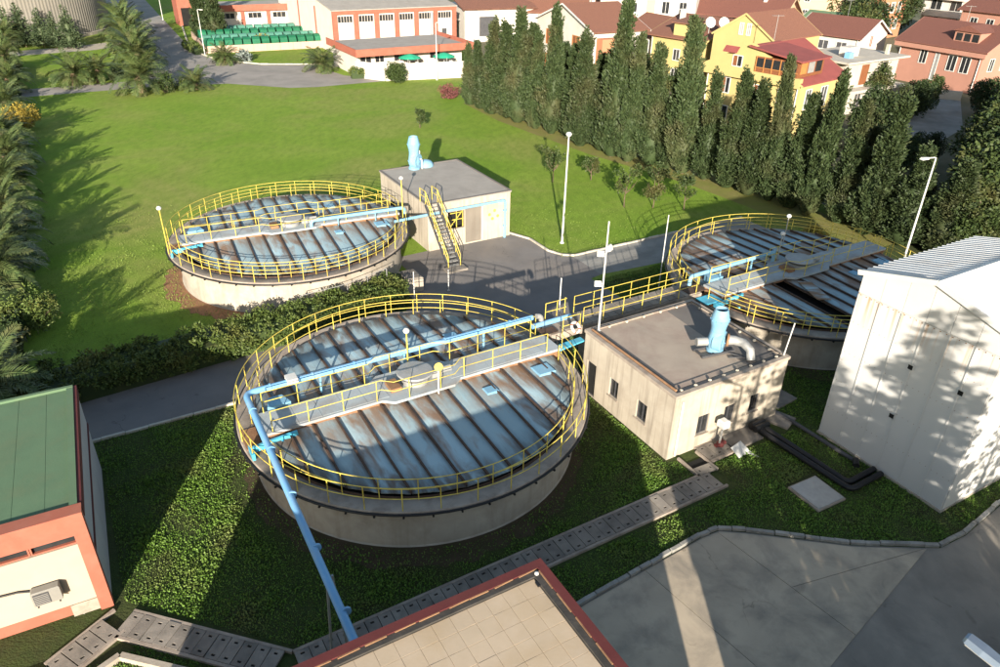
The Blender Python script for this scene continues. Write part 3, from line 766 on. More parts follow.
# lifebuoy hanging on the railing
lb = thing('lifebuoy', 'white ring lifebuoy hanging on the yellow railing by the nearest tank', 'lifebuoy', W(8.75, -.05, 3.35), PH)
ring = MB(); ring.tube([(.26 * math.cos(a), .26 * math.sin(a), 0) for a in [2 * math.pi * k / 24 for k in range(24)]], .075, 10, True)
o = ring.build('ring', WHITE, lb, True); o.rotation_euler = (R(50), 0, R(20))
for k in range(4):
    a = math.pi / 4 + k * math.pi / 2
    b_ = MB().tube([(.26 * math.cos(a + d), .26 * math.sin(a + d), 0) for d in (-.14, 0, .14)], .08, 10); q = b_.build('band', ORANGE, o, True)
rail_line(lb, [(-.6, .25, -.45), (.45, .25, -.45)], 1.0, 1.05, name='hanger')

# ------------------------------------------------------------------ walls with openings
def wall_mesh(mb, Lx, H, thick, ops, z0=0.0):
    # wall in the xz plane, outer face at y=0, thickness towards +y; ops: (x0,x1,z0,z1)
    xs = sorted({0.0, Lx, *[o[0] for o in ops], *[o[1] for o in ops]})
    zs = sorted({z0, H, *[o[2] for o in ops], *[o[3] for o in ops]})
    inside = lambda a, b: any(o[0] - 1e-6 <= a and b[0] <= o[1] + 1e-6 and o[2] - 1e-6 <= b[1] and b[2] <= o[3] + 1e-6 for o in ops)
    hole = lambda i, j: 0 <= i < len(xs) - 1 and 0 <= j < len(zs) - 1 and inside(xs[i], (xs[i + 1], zs[j], zs[j + 1]))
    for i in range(len(xs) - 1):
        for j in range(len(zs) - 1):
            if hole(i, j): continue
            x0, x1, a, b = xs[i], xs[i + 1], zs[j], zs[j + 1]
            mb.add([(x0, 0, a), (x1, 0, a), (x1, 0, b), (x0, 0, b)], [(0, 1, 2, 3)])
            mb.add([(x0, thick, a), (x1, thick, a), (x1, thick, b), (x0, thick, b)], [(3, 2, 1, 0)])
    for o in ops:
        x0, x1, a, b = o
        mb.add([(x0, 0, a), (x1, 0, a), (x1, 0, b), (x0, 0, b), (x0, thick, a), (x1, thick, a), (x1, thick, b), (x0, thick, b)],
               [(0, 4, 5, 1), (1, 5, 6, 2), (2, 6, 7, 3), (3, 7, 4, 0)])
    return mb
def face_frame(parent, name='wall_face', loc=(0, 0, 0), rotz=0):
    o = bpy.data.objects.new(name, None); o.location = loc; o.rotation_euler = (0, 0, rotz); return o
def place(o, loc, rotz):
    o.location = loc; o.rotation_euler = (0, 0, rotz); return o
def window(parent, loc, rotz, x0, x1, z0, z1, depth=.12, fm=STEEL_DK, gm=GLASS, mull=1, sill=True, fw=.05, name='window'):
    w = MB().box(x0, x1, depth, depth + .03, z0, z1).build(name, gm, parent); place(w, loc, rotz)
    f = MB()
    y0, y1 = depth - .04, depth + .025
    f.box(x0, x0 + fw, y0, y1, z0, z1); f.box(x1 - fw, x1, y0, y1, z0, z1)
    f.box(x0 + fw, x1 - fw, y0, y1, z0, z0 + fw); f.box(x0 + fw, x1 - fw, y0, y1, z1 - fw, z1)
    for k in range(mull):
        xm = x0 + (x1 - x0) * (k + 1) / (mull + 1); f.box(xm - fw * .4, xm + fw * .4, y0 + .006, y1 - .006, z0 + fw, z1 - fw)
    f.build('frame', fm, w)
    if sill: MB().box(x0 - .06, x1 + .06, -.06, depth, z0 - .055, z0 - .002).build('sill', CONC_RIM, w)
    return w
def rot2(p, loc, rz):
    c, s = math.cos(rz), math.sin(rz); return (loc[0] + p[0] * c - p[1] * s, loc[1] + p[0] * s + p[1] * c)

# ------------------------------------------------------------------ middle pump room
rm = thing('pump_room', 'flat roofed concrete pump room between the nearest tank and the white shed', 'building', W(8.94, -7.27), PH)
RL, RD, RH = 6.95, 6.6, 3.32
front_ops = [(1.6, 2.3, .8, 1.84), (3.24, 3.92, .82, 1.84), (4.86, 5.46, .95, 1.92)]
# left wall runs along v, seen from -s: its x axis points from back to front
left_ops = [(.33, .75 + .33, .02, 1.92), (2.8 - .6, 3.45 - .6, .95, 1.95), (4.85 - .6, 5.55 - .6, .92, 1.93)]
wb = wall_mesh(MB(), RL, RH, .2, front_ops).build('wall', CONC_ROOM, rm)
wl = wall_mesh(MB(), RD, RH, .2, left_ops).build('wall', CONC_ROOM, rm); place(wl, (0, RD, 0), R(-90))
wl.location = (-.002, RD, 0)
wr = wall_mesh(MB(), RD, RH, .2, []).build('wall', CONC_ROOM, rm); place(wr, (RL, 0, 0), R(90))
wk2 = wall_mesh(MB(), RL, RH, .2, []).build('wall', CONC_ROOM, rm); place(wk2, (RL, RD, 0), R(180))
for o_ in front_ops: window(rm, (0, 0, 0), 0, *o_)
for o_ in left_ops[1:]: window(rm, (0, RD, 0), R(-90), *o_)
d_ = window(rm, (0, RD, 0), R(-90), *left_ops[0], fm=STEEL_DK, gm=BLACKVOID, mull=0, sill=False, name='door')
MB().box(.2, RL - .2, .2, RD - .2, .02, .05).build('floor_slab', CONC_SLAB, rm)
rf = MB().box(.02, RL - .02, .02, RD - .02, RH - .12, RH + .06).build('roof', ROOFBROWN, rm)
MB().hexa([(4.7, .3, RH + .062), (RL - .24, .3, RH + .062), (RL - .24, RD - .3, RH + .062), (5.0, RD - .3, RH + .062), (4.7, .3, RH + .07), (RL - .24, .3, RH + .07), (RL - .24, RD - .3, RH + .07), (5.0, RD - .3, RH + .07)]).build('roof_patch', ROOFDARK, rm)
pa = MB()
pa.box(-.05, RL + .05, -.05, .17, RH + .003, RH + .17); pa.box(-.05, RL + .05, RD - .17, RD + .05, RH + .003, RH + .17)
pa.box(-.05, .17, .17, RD - .17, RH + .003, RH + .17); pa.box(RL - .17, RL + .05, .17, RD - .17, RH + .003, RH + .17)
pa.build('parapet', CONC_RIM, rm)
MB().tube([(.24, .3, RH + .2), (.24, RD - .2, RH + .2)], .055, 8).build('edge_pipe', RUST_LT, rm, True)
blk = MB().bevbox(-.055, .055, -.05, .05, 0, .10, .02).mesh('cable_block', KERB_PALE)
cab = MB().tube([(.32, .3, RH + .24), (RL - .3, .28, RH + .25), (RL - .28, RD - .3, RH + .24), (.3, RD - .3, RH + .25), (.32, .3, RH + .24)], .018, 5).build('lightning_cable', BLACK, rm)
for i in range(8):
    piece('cable_block', blk, rm, (.34, .45 + i * .82, RH + .12), (0, 0, rng.uniform(-.3, .3)))
    piece('cable_block', blk, rm, (.5 + i * .84, .26, RH + .12), (0, 0, 1.57 + rng.uniform(-.3, .3)))
    if i < 6: piece('cable_block', blk, rm, (RL - .34, .9 + i * .95, RH + .12), (0, 0, rng.uniform(-.3, .3)))
    if i < 5: piece('cable_block', blk, rm, (1.2 + i * 1.1, RD - .3, RH + .12), (0, 0, 1.57))
MB().tube([(.42, -.06, .15), (.42, -.06, 3.1)], .05, 10).build('downpipe', WHITE, rm, True)
for o_ in ((2.72, .02),):
    MB().tube([(o_[0], -.5, 0), (o_[0], -.5, 1.25)], .05, 8).build('vent_post', STEEL, rm, True)
    hb = MB().bevbox(o_[0] - .2, o_[0] + .2, -.72, -.3, 1.25, 1.62, .06).build('lamp_box', WHITE, rm)
MB().tube([(RL - .15, .2, RH + .1), (RL - .05, .1, RH + 1.9)], .03, 6).build('thin_mast', WHITE, rm, True)

# exhaust stack on the middle room and on the far room
def exhaust(label, loc, rot, big=1.0, with_duct=True):
    t = thing('exhaust_stack', label, 'exhaust stack', loc, rot, 'light blue exhaust stacks on the flat roofs')
    t.scale = (big, big, big)
    MB().lathe([(.42, .35), (.45, .6), (.40, .95), (.36, 1.2), (.40, 1.48), (.46, 1.75), (.46, 1.95), (.37, 2.28), (.33, 2.42), (.30, 2.42), (.30, 2.2)], 24, cap=False).build('stack', BLUE_LT, t, True)
    MB().lathe([(.30, 2.2), (.01, 2.2)], 20, cap=False).build('throat', BLACKVOID, t)
    sm = MB()
    for z_, r_ in ((.6, .45), (1.2, .36), (1.85, .46)):
        sm.lathe([(r_ + .001, z_ - .016), (r_ + .014, z_ - .012), (r_ + .014, z_ + .012), (r_ + .001, z_ + .016)], 24, cap=False)
    for k_ in range(12):
        a_ = k_ * math.pi / 6
        for z_, r_ in ((.6, .462), (1.85, .472)): sm.box(r_ * math.cos(a_) - .018, r_ * math.cos(a_) + .018, r_ * math.sin(a_) - .018, r_ * math.sin(a_) + .018, z_ - .03, z_ + .03)
    sm.build('seam', BLUE, t)
    MB().lathe([(.44, .0), (.44, .12), (.38, .16), (.38, .36)], 20).build('base_drum', BLUE_LT, t, True)
    bx_ = MB(); o = MB().lathe([(.52, -.24), (.56, -.2), (.56, .2), (.52, .24)], 24).build('fan_casing', BLUE_LT, t, True); o.location = (.1, -.1, .62); o.rotation_euler = (R(90), 0, R(35))
    if with_duct:
        c = Vector((.45, -.35, .72))
        dp = [c, c + Vector((.25, -.2, .04)), c + Vector((.55, -.55, .0)), c + Vector((.68, -.95, -.22)), c + Vector((.66, -1.15, -.66))]
        MB().tube(dp, [.26, .24, .23, .22, .22], 16).build('duct', STEEL, t, True)
        MB().tube([c - Vector((.05, -.04, 0)), c + Vector((.03, -.025, 0))], .34, 16).build('collar', RUST_LT, t, True)
        m_ = MB().tube([(-.95, .35, .5), (-.4, .2, .5)], .22, 12).build('motor', STEEL, t, True)
        fr = MB()
        for y in (-.45, .3): fr.bar((-1.1, y, .06), (.9, y, .06), .09, .12)
        for x in (-1.0, -.3, .5): fr.bar((x, -.5, .06), (x, .4, .06), .08, .10)
        fr.bar((.2, -.9, .04), (1.4, -1.3, .04), .06, .06); fr.bar((.5, -.5, .04), (1.3, -1.7, .04), .06, .06)
        fr.build('frame', STEEL_DK, t)
    else:
        MB().tube(elbow((.3, -.2, .75), (.5, -.3, .75), (.5, -.3, 0), .15) + [(.5, -.3, 0)], .05, 8).build('drain', WHITE, t, True)
        MB().tube([(.42, -.1, .2), (.42, -.1, 1.35)], .035, 6).build('stay', WHITE, t, True)
    return t
exhaust('light blue exhaust stack with grey bent duct on the middle pump room roof', W(13.25, -5.1, RH + .09), PH - R(8), .92)
ex2 = exhaust('light blue exhaust stack at the back edge of the far pump house roof', W(12.1, 27.0, 3.52), PH, 1.05, False)
dm = MB().lathe([(.62, 0), (.6, .18), (.45, .36), (.2, .45), (.02, .47)], 20).build('dome', BLUE_LT, ex2, True); dm.location = (1.05, .3, 0)

# ------------------------------------------------------------------ far pump house with stairs
fr_ = thing('pump_house', 'far sunlit flat roofed pump house with yellow marks on its front wall', 'building', W(9.45, 18.95), PH)
FL, FD, FH = 6.75, 8.7, 3.42
f_ops = [(1.6, 2.95, 1.35, 2.68), (2.99, 4.47, .1, 2.72)]
wall_mesh(MB(), FL, FH, .22, f_ops).build('wall', CONC_ROOM, fr_)
q = wall_mesh(MB(), FD, FH, .22, [(1.6, 2.6, .9, 1.8)]).build('wall', CONC_ROOM, fr_); place(q, (0, FD, 0), R(-90))
q = wall_mesh(MB(), FD, FH, .22, []).build('wall', CONC_ROOM, fr_); place(q, (FL, 0, 0), R(90))
q = wall_mesh(MB(), FL, FH, .22, []).build('wall', CONC_ROOM, fr_); place(q, (FL, FD, 0), R(180))
window(fr_, (0, FD, 0), R(-90), 1.6, 2.6, .9, 1.8)
MB().box(1.6, 2.95, .5, .53, 1.35, 2.68).build('opening', BLACKVOID, fr_)
gy = MB()
gy.bar((1.85, .16, 1.5), (2.85, .16, 2.6), .05); gy.bar((1.85, .16, 2.5), (2.85, .16, 2.5), .05); gy.bar((1.95, .16, 2.0), (2.9, .16, 2.0), .05); gy.bar((2.35, .16, 1.4), (2.35, .16, 2.65), .05); gy.bar((2.85, .16, 1.4), (2.85, .16, 2.65), .05)
gy.build('guard_rail', YELLOW, fr_)
SHUTTER = mat('shutter_board', (0.20, 0.175, 0.145), (0.165, 0.145, 0.12), 0.8, 0.8, 0.15, 8, streak=(0.12, 0.10, 0.08), streak_amt=0.5)
sh = MB().box(2.99, 4.47, .10, .14, .1, 2.72).build('shutter_door', SHUTTER, fr_)
MB().box(4.35, 4.47, .04, .098, .1, 2.72).build('jamb', LILAC, sh)
MB().box(-.06, FL + .06, -.06, FD + .06, FH + .002, FH + .10).build('roof', ROOFGREY, fr_)
fpm = MB()
fpm.box(-.08, FL + .08, -.08, .08, FH + .102, FH + .15); fpm.box(-.08, FL + .08, FD - .08, FD + .08, FH + .102, FH + .15)
fpm.box(-.08, .08, .08, FD - .08, FH + .102, FH + .15); fpm.box(FL - .08, FL + .08, .08, FD - .08, FH + .102, FH + .15)
fpm.build('roof_edge', ROOFDARK, fr_)
for x, z in ((5.0, 1.95), (5.25, 1.6), (5.43, 2.2), (5.7, 1.75)):
    o = MB().lathe([(.12, -.004), (.12, .004)], 12).build('yellow_mark', YELLOW, fr_); o.location = (x, -.008, z); o.rotation_euler = (R(90), 0, 0)
fpp = thing('wall_pipe', 'light blue pipe running along the front of the far pump house and down its corner', 'pipe', W(7.1, 18.9), PH)
MB().tube([(-.3, -.35, 2.9), (3.2, -.2, 2.92)] + elbow((3.2, -.2, 2.92), (8.55, -.16, 2.94), (8.55, -.16, 0), .2) + [(8.55, -.16, .02)], .10, 12).build('pipe', BLUE_LT, fpp, True)
for z in (.9, 2.1): MB().box(8.42, 8.68, -.2, -.002, z, z + .08).build('clamp', BLUE_LT, fpp)
# stairs
stt = thing('staircase', 'steep steel staircase with yellow handrails up to the far pump house roof', 'staircase', W(9.75, 15.4), PH)
NS = 15; TZ = 3.55; TY = 3.45
for i in range(NS):
    MB().box(-.42, .42, .1 + TY * i / NS, .1 + TY * i / NS + .25, TZ * (i + 1) / (NS + 1) - .03, TZ * (i + 1) / (NS + 1)).build('tread', STEEL, stt)
for sx_ in (-.46, .46):
    MB().bar((sx_, 0, .08), (sx_, TY + .1, TZ + .02), .05, .24).build('stringer', STEEL_DK, stt)
    hr = MB()
    off = Vector((sx_, 0, .95))
    hr.tube([Vector((sx_, 0, .1)), Vector((sx_, .02, 1.0)), Vector((sx_, TY, TZ + 1.0)), Vector((sx_, TY + .9, TZ + 1.0)), Vector((sx_, TY + .9, TZ))], .032, 6)
    hr.tube([Vector((sx_, .02, .58)), Vector((sx_, TY, TZ + .55)), Vector((sx_, TY + .9, TZ + .55))], .026, 6)
    ho = hr.build('handrail', YELLOW, stt, True)
    for k in range(1, 6): piece('post', POST, ho, (sx_, TY * k / 5, TZ * k / 5), (0, 0, 0), (1, 1, .94))
MB().prism([(-.75, -.55), (.75, -.55), (.75, .2), (-.75, .2)], .01, .16).build('foot_slab', CONC_SLAB, stt)
# low block and thin pipe by the foot of tank 1
blk2 = thing('concrete_block', 'pale low concrete block beside the hedge at the sunlit tank', 'block', W(5.4, 13.4), PH)
MB().bevbox(0, 1.1, 0, 1.5, 0, .95, .03).build('body', CONC, blk2); MB().box(.1, 1.0, .1, 1.4, .952, 1.0).build('lid', CONC_SLAB, blk2)
for i, (s0, t0, h, lab) in enumerate(((4.9, 11.2, 2.6, 'thin white post in front of the hedge'), (7.9, 12.6, 1.5, 'short thin white post near the foot of the stairs'))):
    t = thing('post', lab, 'post', W(s0, t0), PH); MB().tube([(0, 0, 0), (0, 0, h)], .026, 8).build('shaft', WHITE, t, True); MB().box(-.1, .1, -.1, .1, .01, .05).build('base_plate', STEEL, t)
# guard rail in the hedge beside the road
hgr = thing('guard_railing', 'thin grey railing between the hedge and the sunlit tank', 'railing', W(0, 0), PH)
rail_line(hgr, [(-1.5, 13.0, 0.2), (1.0, 13.0, .3), (4.2, 13.8, .4)], 1.5, 1.6, m=STEEL)
# ------------------------------------------------------------------ white metal shed
def shed_mat(name, top, depth):
    m, nt, bs = nodes_of(name)
    bs.inputs['Roughness'].default_value = 0.5
    v = coord(nt, 'pos')
    base = mixc(nt, noise(nt, v, 0.5, 5), (0.56, 0.56, 0.55), (0.51, 0.505, 0.49))
    sz = N(nt, 'ShaderNodeSeparateXYZ'); L(nt, N(nt, 'ShaderNodeNewGeometry').outputs['Position'], sz.inputs[0])
    # rust running down from the bolted joint
    fall = N(nt, 'ShaderNodeMapRange', ins={'From Min': top - depth, 'From Max': top, 'To Min': 0.0, 'To Max': 1.0}); L(nt, sz.outputs[2], fall.inputs[0])
    sv = coord(nt, 'pos', (1, 1, 0.03))
    lines = ramp(nt, noise(nt, sv, 4.5, 3, 0.6), [(0.52, 0.0), (0.66, 1.0)])
    f = math_(nt, 'MULTIPLY', math_(nt, 'MULTIPLY', lines, fall.outputs[0]), 0.9)
    col = mixc(nt, f, base, (0.45, 0.24, 0.09))
    L(nt, col, bs.inputs['Base Color'])
    bump(nt, bs, noise(nt, coord(nt, 'pos', (1, 1, .2)), 2.0, 3), 0.12, 0.03)
    return m
SHEDW = shed_mat('shed_sheet', 7.5, 1.6)
SHEDP = mat('shed_sheet_upper', (0.56, 0.555, 0.54), (0.52, 0.51, 0.49), 0.6, 0.5, 0.1, 3)
SHEDR = mat('shed_roof', (0.70, 0.70, 0.70), (0.64, 0.64, 0.64), 0.6, 0.45, 0.05, 6, dirt=(0.42, 0.33, 0.25), dirt_amt=0.35, dirt_scale=0.8)
SW, SL, SE, SR = 6.13, 8.1, 8.45, 9.25       # gable width, length, eave, ridge
shed = thing('metal_shed', 'tall white metal clad shed with a gabled roof and a tree shadow on its wall', 'shed', W(16.75, -9.2), PH - R(90))
# local x runs along the gable wall from the left corner to the right one, y into the shed
npan = 6; pw_ = SW / npan
zt = lambda x: SE + (SR - SE) * (1 - abs(x - SW / 2) / (SW / 2))
for i in range(npan):
    a, b = i * pw_ + .008, (i + 1) * pw_ - .008
    pm = MB().box(a, b, 0, .05, .12, 7.48)
    pm.box(a - .004, a + .05, -.030, -.001, .12, 7.44)
    pm.build('wall_panel', SHEDW, shed)
    m_ = (a + b) / 2
    MB().hexa([(a, -.035, 7.51), (b, -.035, 7.51), (b, .05, 7.51), (a, .05, 7.51), (a, -.035, zt(a) - .05), (b, -.035, zt(b) - .05), (b, .05, zt(b) - .05), (a, .05, zt(a) - .05)]).build('gable_panel', SHEDP, shed)
for k in range(8):
    a, b = k * SL / 8 + .006, (k + 1) * SL / 8 - .006
    for x in (0.0, SW):
        o = MB().box(x - .03 if x == 0 else x - .03, x + .03, max(a, .055), b, .12, SE - .05).build('side_panel', SHEDP, shed)
MB().box(0.03, SW - .03, SL - .03, SL + .02, .12, SE - .05).build('back_wall', SHEDP, shed)
MB().add([(.03, SL, SE - .05), (SW - .03, SL, SE - .05), (SW / 2, SL, SR - .08)], [(0, 1, 2)]).build('back_gable', SHEDP, shed)
MB().box(-.06, SW + .06, -.06, SL + .05, -.2, .118).build('plinth', CONC, shed)
for sg in (0, 1):
    # trapezoid ribs running down the slope
    nb = 24
    for k in range(8):
        mbv = MB(); prof = []
        y0 = -.15 + k * (SL + .3) / 8; wv = (SL + .3) / 8 - .004
        per = wv / 3
        for j in range(3):
            b0 = y0 + j * per
            prof += [(b0, 0), (b0 + per * .58, 0), (b0 + per * .66, .075), (b0 + per * .92, .075), (b0 + per, 0)]
        x_e, x_r = (-.18, SW / 2 - .06) if sg == 0 else (SW + .18, SW / 2 + .06)
        ze = SE - .06; zr = SR - .02
        vs = [(x_e, p, ze + h) for p, h in prof] + [(x_r, p, zr + h) for p, h in prof]; n = len(prof)
        fs = [(i, i + 1, n + i + 1, n + i) if sg else (i, n + i, n + i + 1, i + 1) for i in range(n - 1)]
        mbv.add(vs, fs)
        mbv.add([(v[0], v[1], v[2] - .03) for v in vs], [f[::-1] for f in fs])
        mbv.build('roof_sheet', SHEDR, shed)
MB().hexa([(SW / 2 - .25, -.16, SR - .08), (SW / 2, -.16, SR + .04), (SW / 2, SL + .16, SR + .04), (SW / 2 - .25, SL + .16, SR - .08), (SW / 2 - .25, -.16, SR - .02), (SW / 2, -.16, SR + .09), (SW / 2, SL + .16, SR + .09), (SW / 2 - .25, SL + .16, SR - .02)]).build('ridge_cap', SHEDR, shed)
MB().hexa([(SW / 2, -.16, SR + .04), (SW / 2 + .25, -.16, SR - .08), (SW / 2 + .25, SL + .16, SR - .08), (SW / 2, SL + .16, SR + .04), (SW / 2, -.16, SR + .09), (SW / 2 + .25, -.16, SR - .02), (SW / 2 + .25, SL + .16, SR - .02), (SW / 2, SL + .16, SR + .09)]).build('ridge_cap', SHEDR, shed)
bolts = MB()
for i in range(npan):
    for k in range(4):
        bx0 = i * pw_ + pw_ * (k + .5) / 4
        bolts.box(bx0 - .02, bx0 + .02, -.012, -.001, 7.40, 7.44)
        for z_ in (1.6, 3.1, 4.6, 6.1): bolts.box(bx0 - .012, bx0 + .012, -.008, -.001, z_ - .012, z_ + .012)
bolts.build('bolts', RUST_LT, shed)
MB().tube([(-.12, -.1, SE - .1), (-.12, SL + .1, SE - .1)], .07, 8).build('gutter', SHEDP, shed, True)
rk = MB()
rk.bar((-.2, -.12, SE - .06), (SW / 2, -.12, SR + .02), .10, .22); rk.bar((SW / 2, -.12, SR + .02), (SW + .2, -.12, SE - .06), .10, .22)
rk.build('verge_trim', SHEDP, shed)
for x, z in ((3.08, 5.42), (5.2, 5.42), (3.0, 2.92)):
    bk = MB().box(x - .15, x + .15, -.03, -.016, z - .15, z + .15); o = bk.build('vent_plate', SHEDP, shed); MB().box(x - .1, x + .1, -.037, -.031, z - .1, z + .1).build('hole', BLACKVOID, o)

# ------------------------------------------------------------------ green roofed building at the left
gb = thing('workshop', 'flat green roofed building with orange framed cream front at the left edge', 'building', W(-13.45, -4.0), R(28.2))
GL, GD, GH = 7.6, 8.1, 4.3
MB().box(-GL, -.06, .30, GD, 0, GH - .1).build('wall', CREAM, gb)
MB().box(-.055, 0, .30, GD, 0, 2.35).build('side_wall', LILAC, gb); MB().box(-.055, 0, .30, GD, 2.5, GH - .35).build('side_wall', LILAC, gb)
MB().box(-.058, .04, .30, GD + .02, 2.352, 2.498).build('side_band', REDCAP, gb)
MB().box(-.058, .06, .30, GD + .03, GH - .348, GH + .06).build('side_fascia', REDCAP, gb)
MB().box(-GL, -.062, .32, GD + .02, GH - .098, GH).build('roof', GREENROOF, gb)
for i in range(8):
    a = -GL + i * (GL - .07) / 8
    MB().box(a + .006, a + (GL - .07) / 8 - .006, .5, GD - .1, GH + .002, GH + .014).build('roofing_strip', GREENROOF, gb)
MB().box(-GL, -.062, GD - .12, GD + .03, GH + .015, GH + .12).build('roof_upstand', GREENROOF, gb)
MB().box(-.30, -.064, .45, GD - .13, GH + .016, GH + .10).build('roof_upstand', GREENROOF, gb)
# front: orange frame standing proud of a cream panel with a strip of windows
fo = MB()
fo.box(-GL, .04, -.02, .298, 3.52, GH + .05); fo.box(-.36, .04, -.02, .298, .0, 3.518); fo.box(-GL, -.37, .18, .297, -.01, .20)
fo.build('front_frame', ORANGE, gb)
for i in range(5):
    x1 = -.38 - i * 1.36; x0 = x1 - 1.28
    w_ = MB().box(x0, x1, .26, .29, 3.10, 3.50).build('clerestory_window', GLASS, gb)
    f_ = MB(); f_.box(x0 - .03, x0 + .02, .15, .258, 3.08, 3.515); f_.box(x1 - .02, x1 + .03, .15, .258, 3.08, 3.515); f_.box(x0 + .02, x1 - .02, .15, .258, 3.06, 3.11); f_.build('frame', ORANGE, w_)
MB().box(-GL, -.365, .10, .292, .55, 3.05).build('front_panel', CREAM, gb)
MB().box(-GL, -1.2, .14, .29, .21, .53).build('lower_band', ORANGE, gb)
MB().box(-1.19, -.37, .06, .29, .02, .54).build('plinth', CONC_RIM, gb)
fs_ = MB(); fs_.box(-GL, .05, -.06, .45, GH + .055, GH + .11); fs_.build('front_cap', ORANGE, gb)
ACGREY = mat('appliance_grey', (0.23, 0.22, 0.20), (0.19, 0.185, 0.17), 2, 0.6, 0.05)
ac = thing('air_conditioner', 'white air conditioner unit on the cream wall of the green roofed building', 'air conditioner', W(-13.45, -4.0), R(28.2))
MB().bevbox(-2.05, -1.22, -.26, .06, 1.28, 1.86, .03).build('casing', ACGREY, ac)
MB().box(-2.0, -1.55, -.275, -.262, 1.33, 1.80).build('grille', STEEL_DK, ac)
gl_ = MB()
for k in range(6): gl_.box(-1.98, -1.57, -.285, -.276, 1.37 + k * .07, 1.395 + k * .07)
gl_.build('louvre', ACGREY, ac)
for x in (-1.95, -1.32): MB().bar((x, .09, 1.24), (x, -.28, 1.24), .05, .05).build('bracket', STEEL_DK, ac)
MB().tube([(-2.05, .03, 1.75), (-2.4, .05, 1.86), (-3.1, .05, 1.93)], .035, 6).build('hose', BLACK, ac, True)
MB().tube([(-.9, .07, 0), (-.9, .07, .01)], .02, 5).build('drain', WHITE, ac)

# ------------------------------------------------------------------ near building with the tiled roof
nbz = 6.05
nb_ = thing('office_block', 'near building with a cream tiled flat roof and dark red parapet edge', 'building', W(-2.56, -14.19), PH)
NL, ND = 13.4, 10.4
MB().box(-NL + .05, -.05, -ND + .05, -.05, 0, nbz - .2).build('wall', CREAM, nb_)
MB().box(-NL + .06, -.06, -ND + .06, -.06, nbz - .198, nbz - .03).build('roof_bed', TILEBED, nb_)
TS = .50
tm = MB().bevbox(-.246, .246, -.246, .246, 0, .026, .003).mesh('roof_tile', TILE)
kk = 0
for i in range(20):
    for j in range(15):
        piece('roof_tile', tm, nb_, (-.44 - TS / 2 - i * TS, -.40 - TS / 2 - j * TS, nbz - .029 + rng.uniform(0, .005)), (rng.uniform(-.006, .006), rng.uniform(-.006, .006), rng.uniform(-.006, .006)))
rs = MB()
for i in range(26):
    for j in range(20):
        if (i >= 20 or j >= 15) and (-.44 - (i + 1) * TS > -NL + .3) and (-.40 - (j + 1) * TS > -ND + .3):
            x, y = -.44 - (i + .5) * TS, -.40 - (j + .5) * TS
            rs.box(x - .243, x + .243, y - .243, y + .243, nbz - .029, nbz - .002)
tag(rs.build('roof_tiles', TILE, nb_), kind='stuff')
up_ = MB(); up_.box(-NL + .2, -.40, -.385, -.21, nbz - .028, nbz + .06); up_.box(-.415, -.21, -ND + .2, -.21 + .0, nbz - .027, nbz + .061)
up_.build('bitumen_strip', BITUMEN, nb_)
pr_ = MB()
pr_.box(-NL, .05, -.205, .05, nbz - .26, nbz + .10); pr_.box(-.205, .05, -ND, -.206, nbz - .26, nbz + .102)
pr_.box(-NL, -NL + .2, -ND, -.206, nbz - .26, nbz + .1); pr_.box(-NL + .2, -.206, -ND, -ND + .2, nbz - .26, nbz + .1)
pr_.build('parapet', REDCAP, nb_)
# peeling cap pieces
for i in range(17):
    x = -.5 - i * .7 + rng.uniform(-.1, .1)
    MB().bar((x - .3, -.22 + rng.uniform(-.02, .02), nbz + .075), (x + .25, -.22 + rng.uniform(-.02, .02), nbz + .085), .035, .03).build('cap_strip', RUST_LT, nb_)
for i in range(11):
    y = -.6 - i * .85
    MB().bar((-.225, y - .35, nbz + .08), (-.22, y + .3, nbz + .085), .03, .03).build('cap_strip', RUST_LT, nb_)
MB().lathe([(.06, 0), (.06, .06), (.03, .08)], 10, (-.32, -.34, nbz + .04)).build('drain_cap', WHITE, nb_, True)
MB().box(-.5, -.3, -.7, -.55, nbz + .002, nbz + .05).build('drain_grate', BLACK, nb_)
MB().bar((.05, -5.2, nbz - .3), (.75, -5.0, nbz - .15), .03, .03).build('wire_hook', BLACK, nb_)

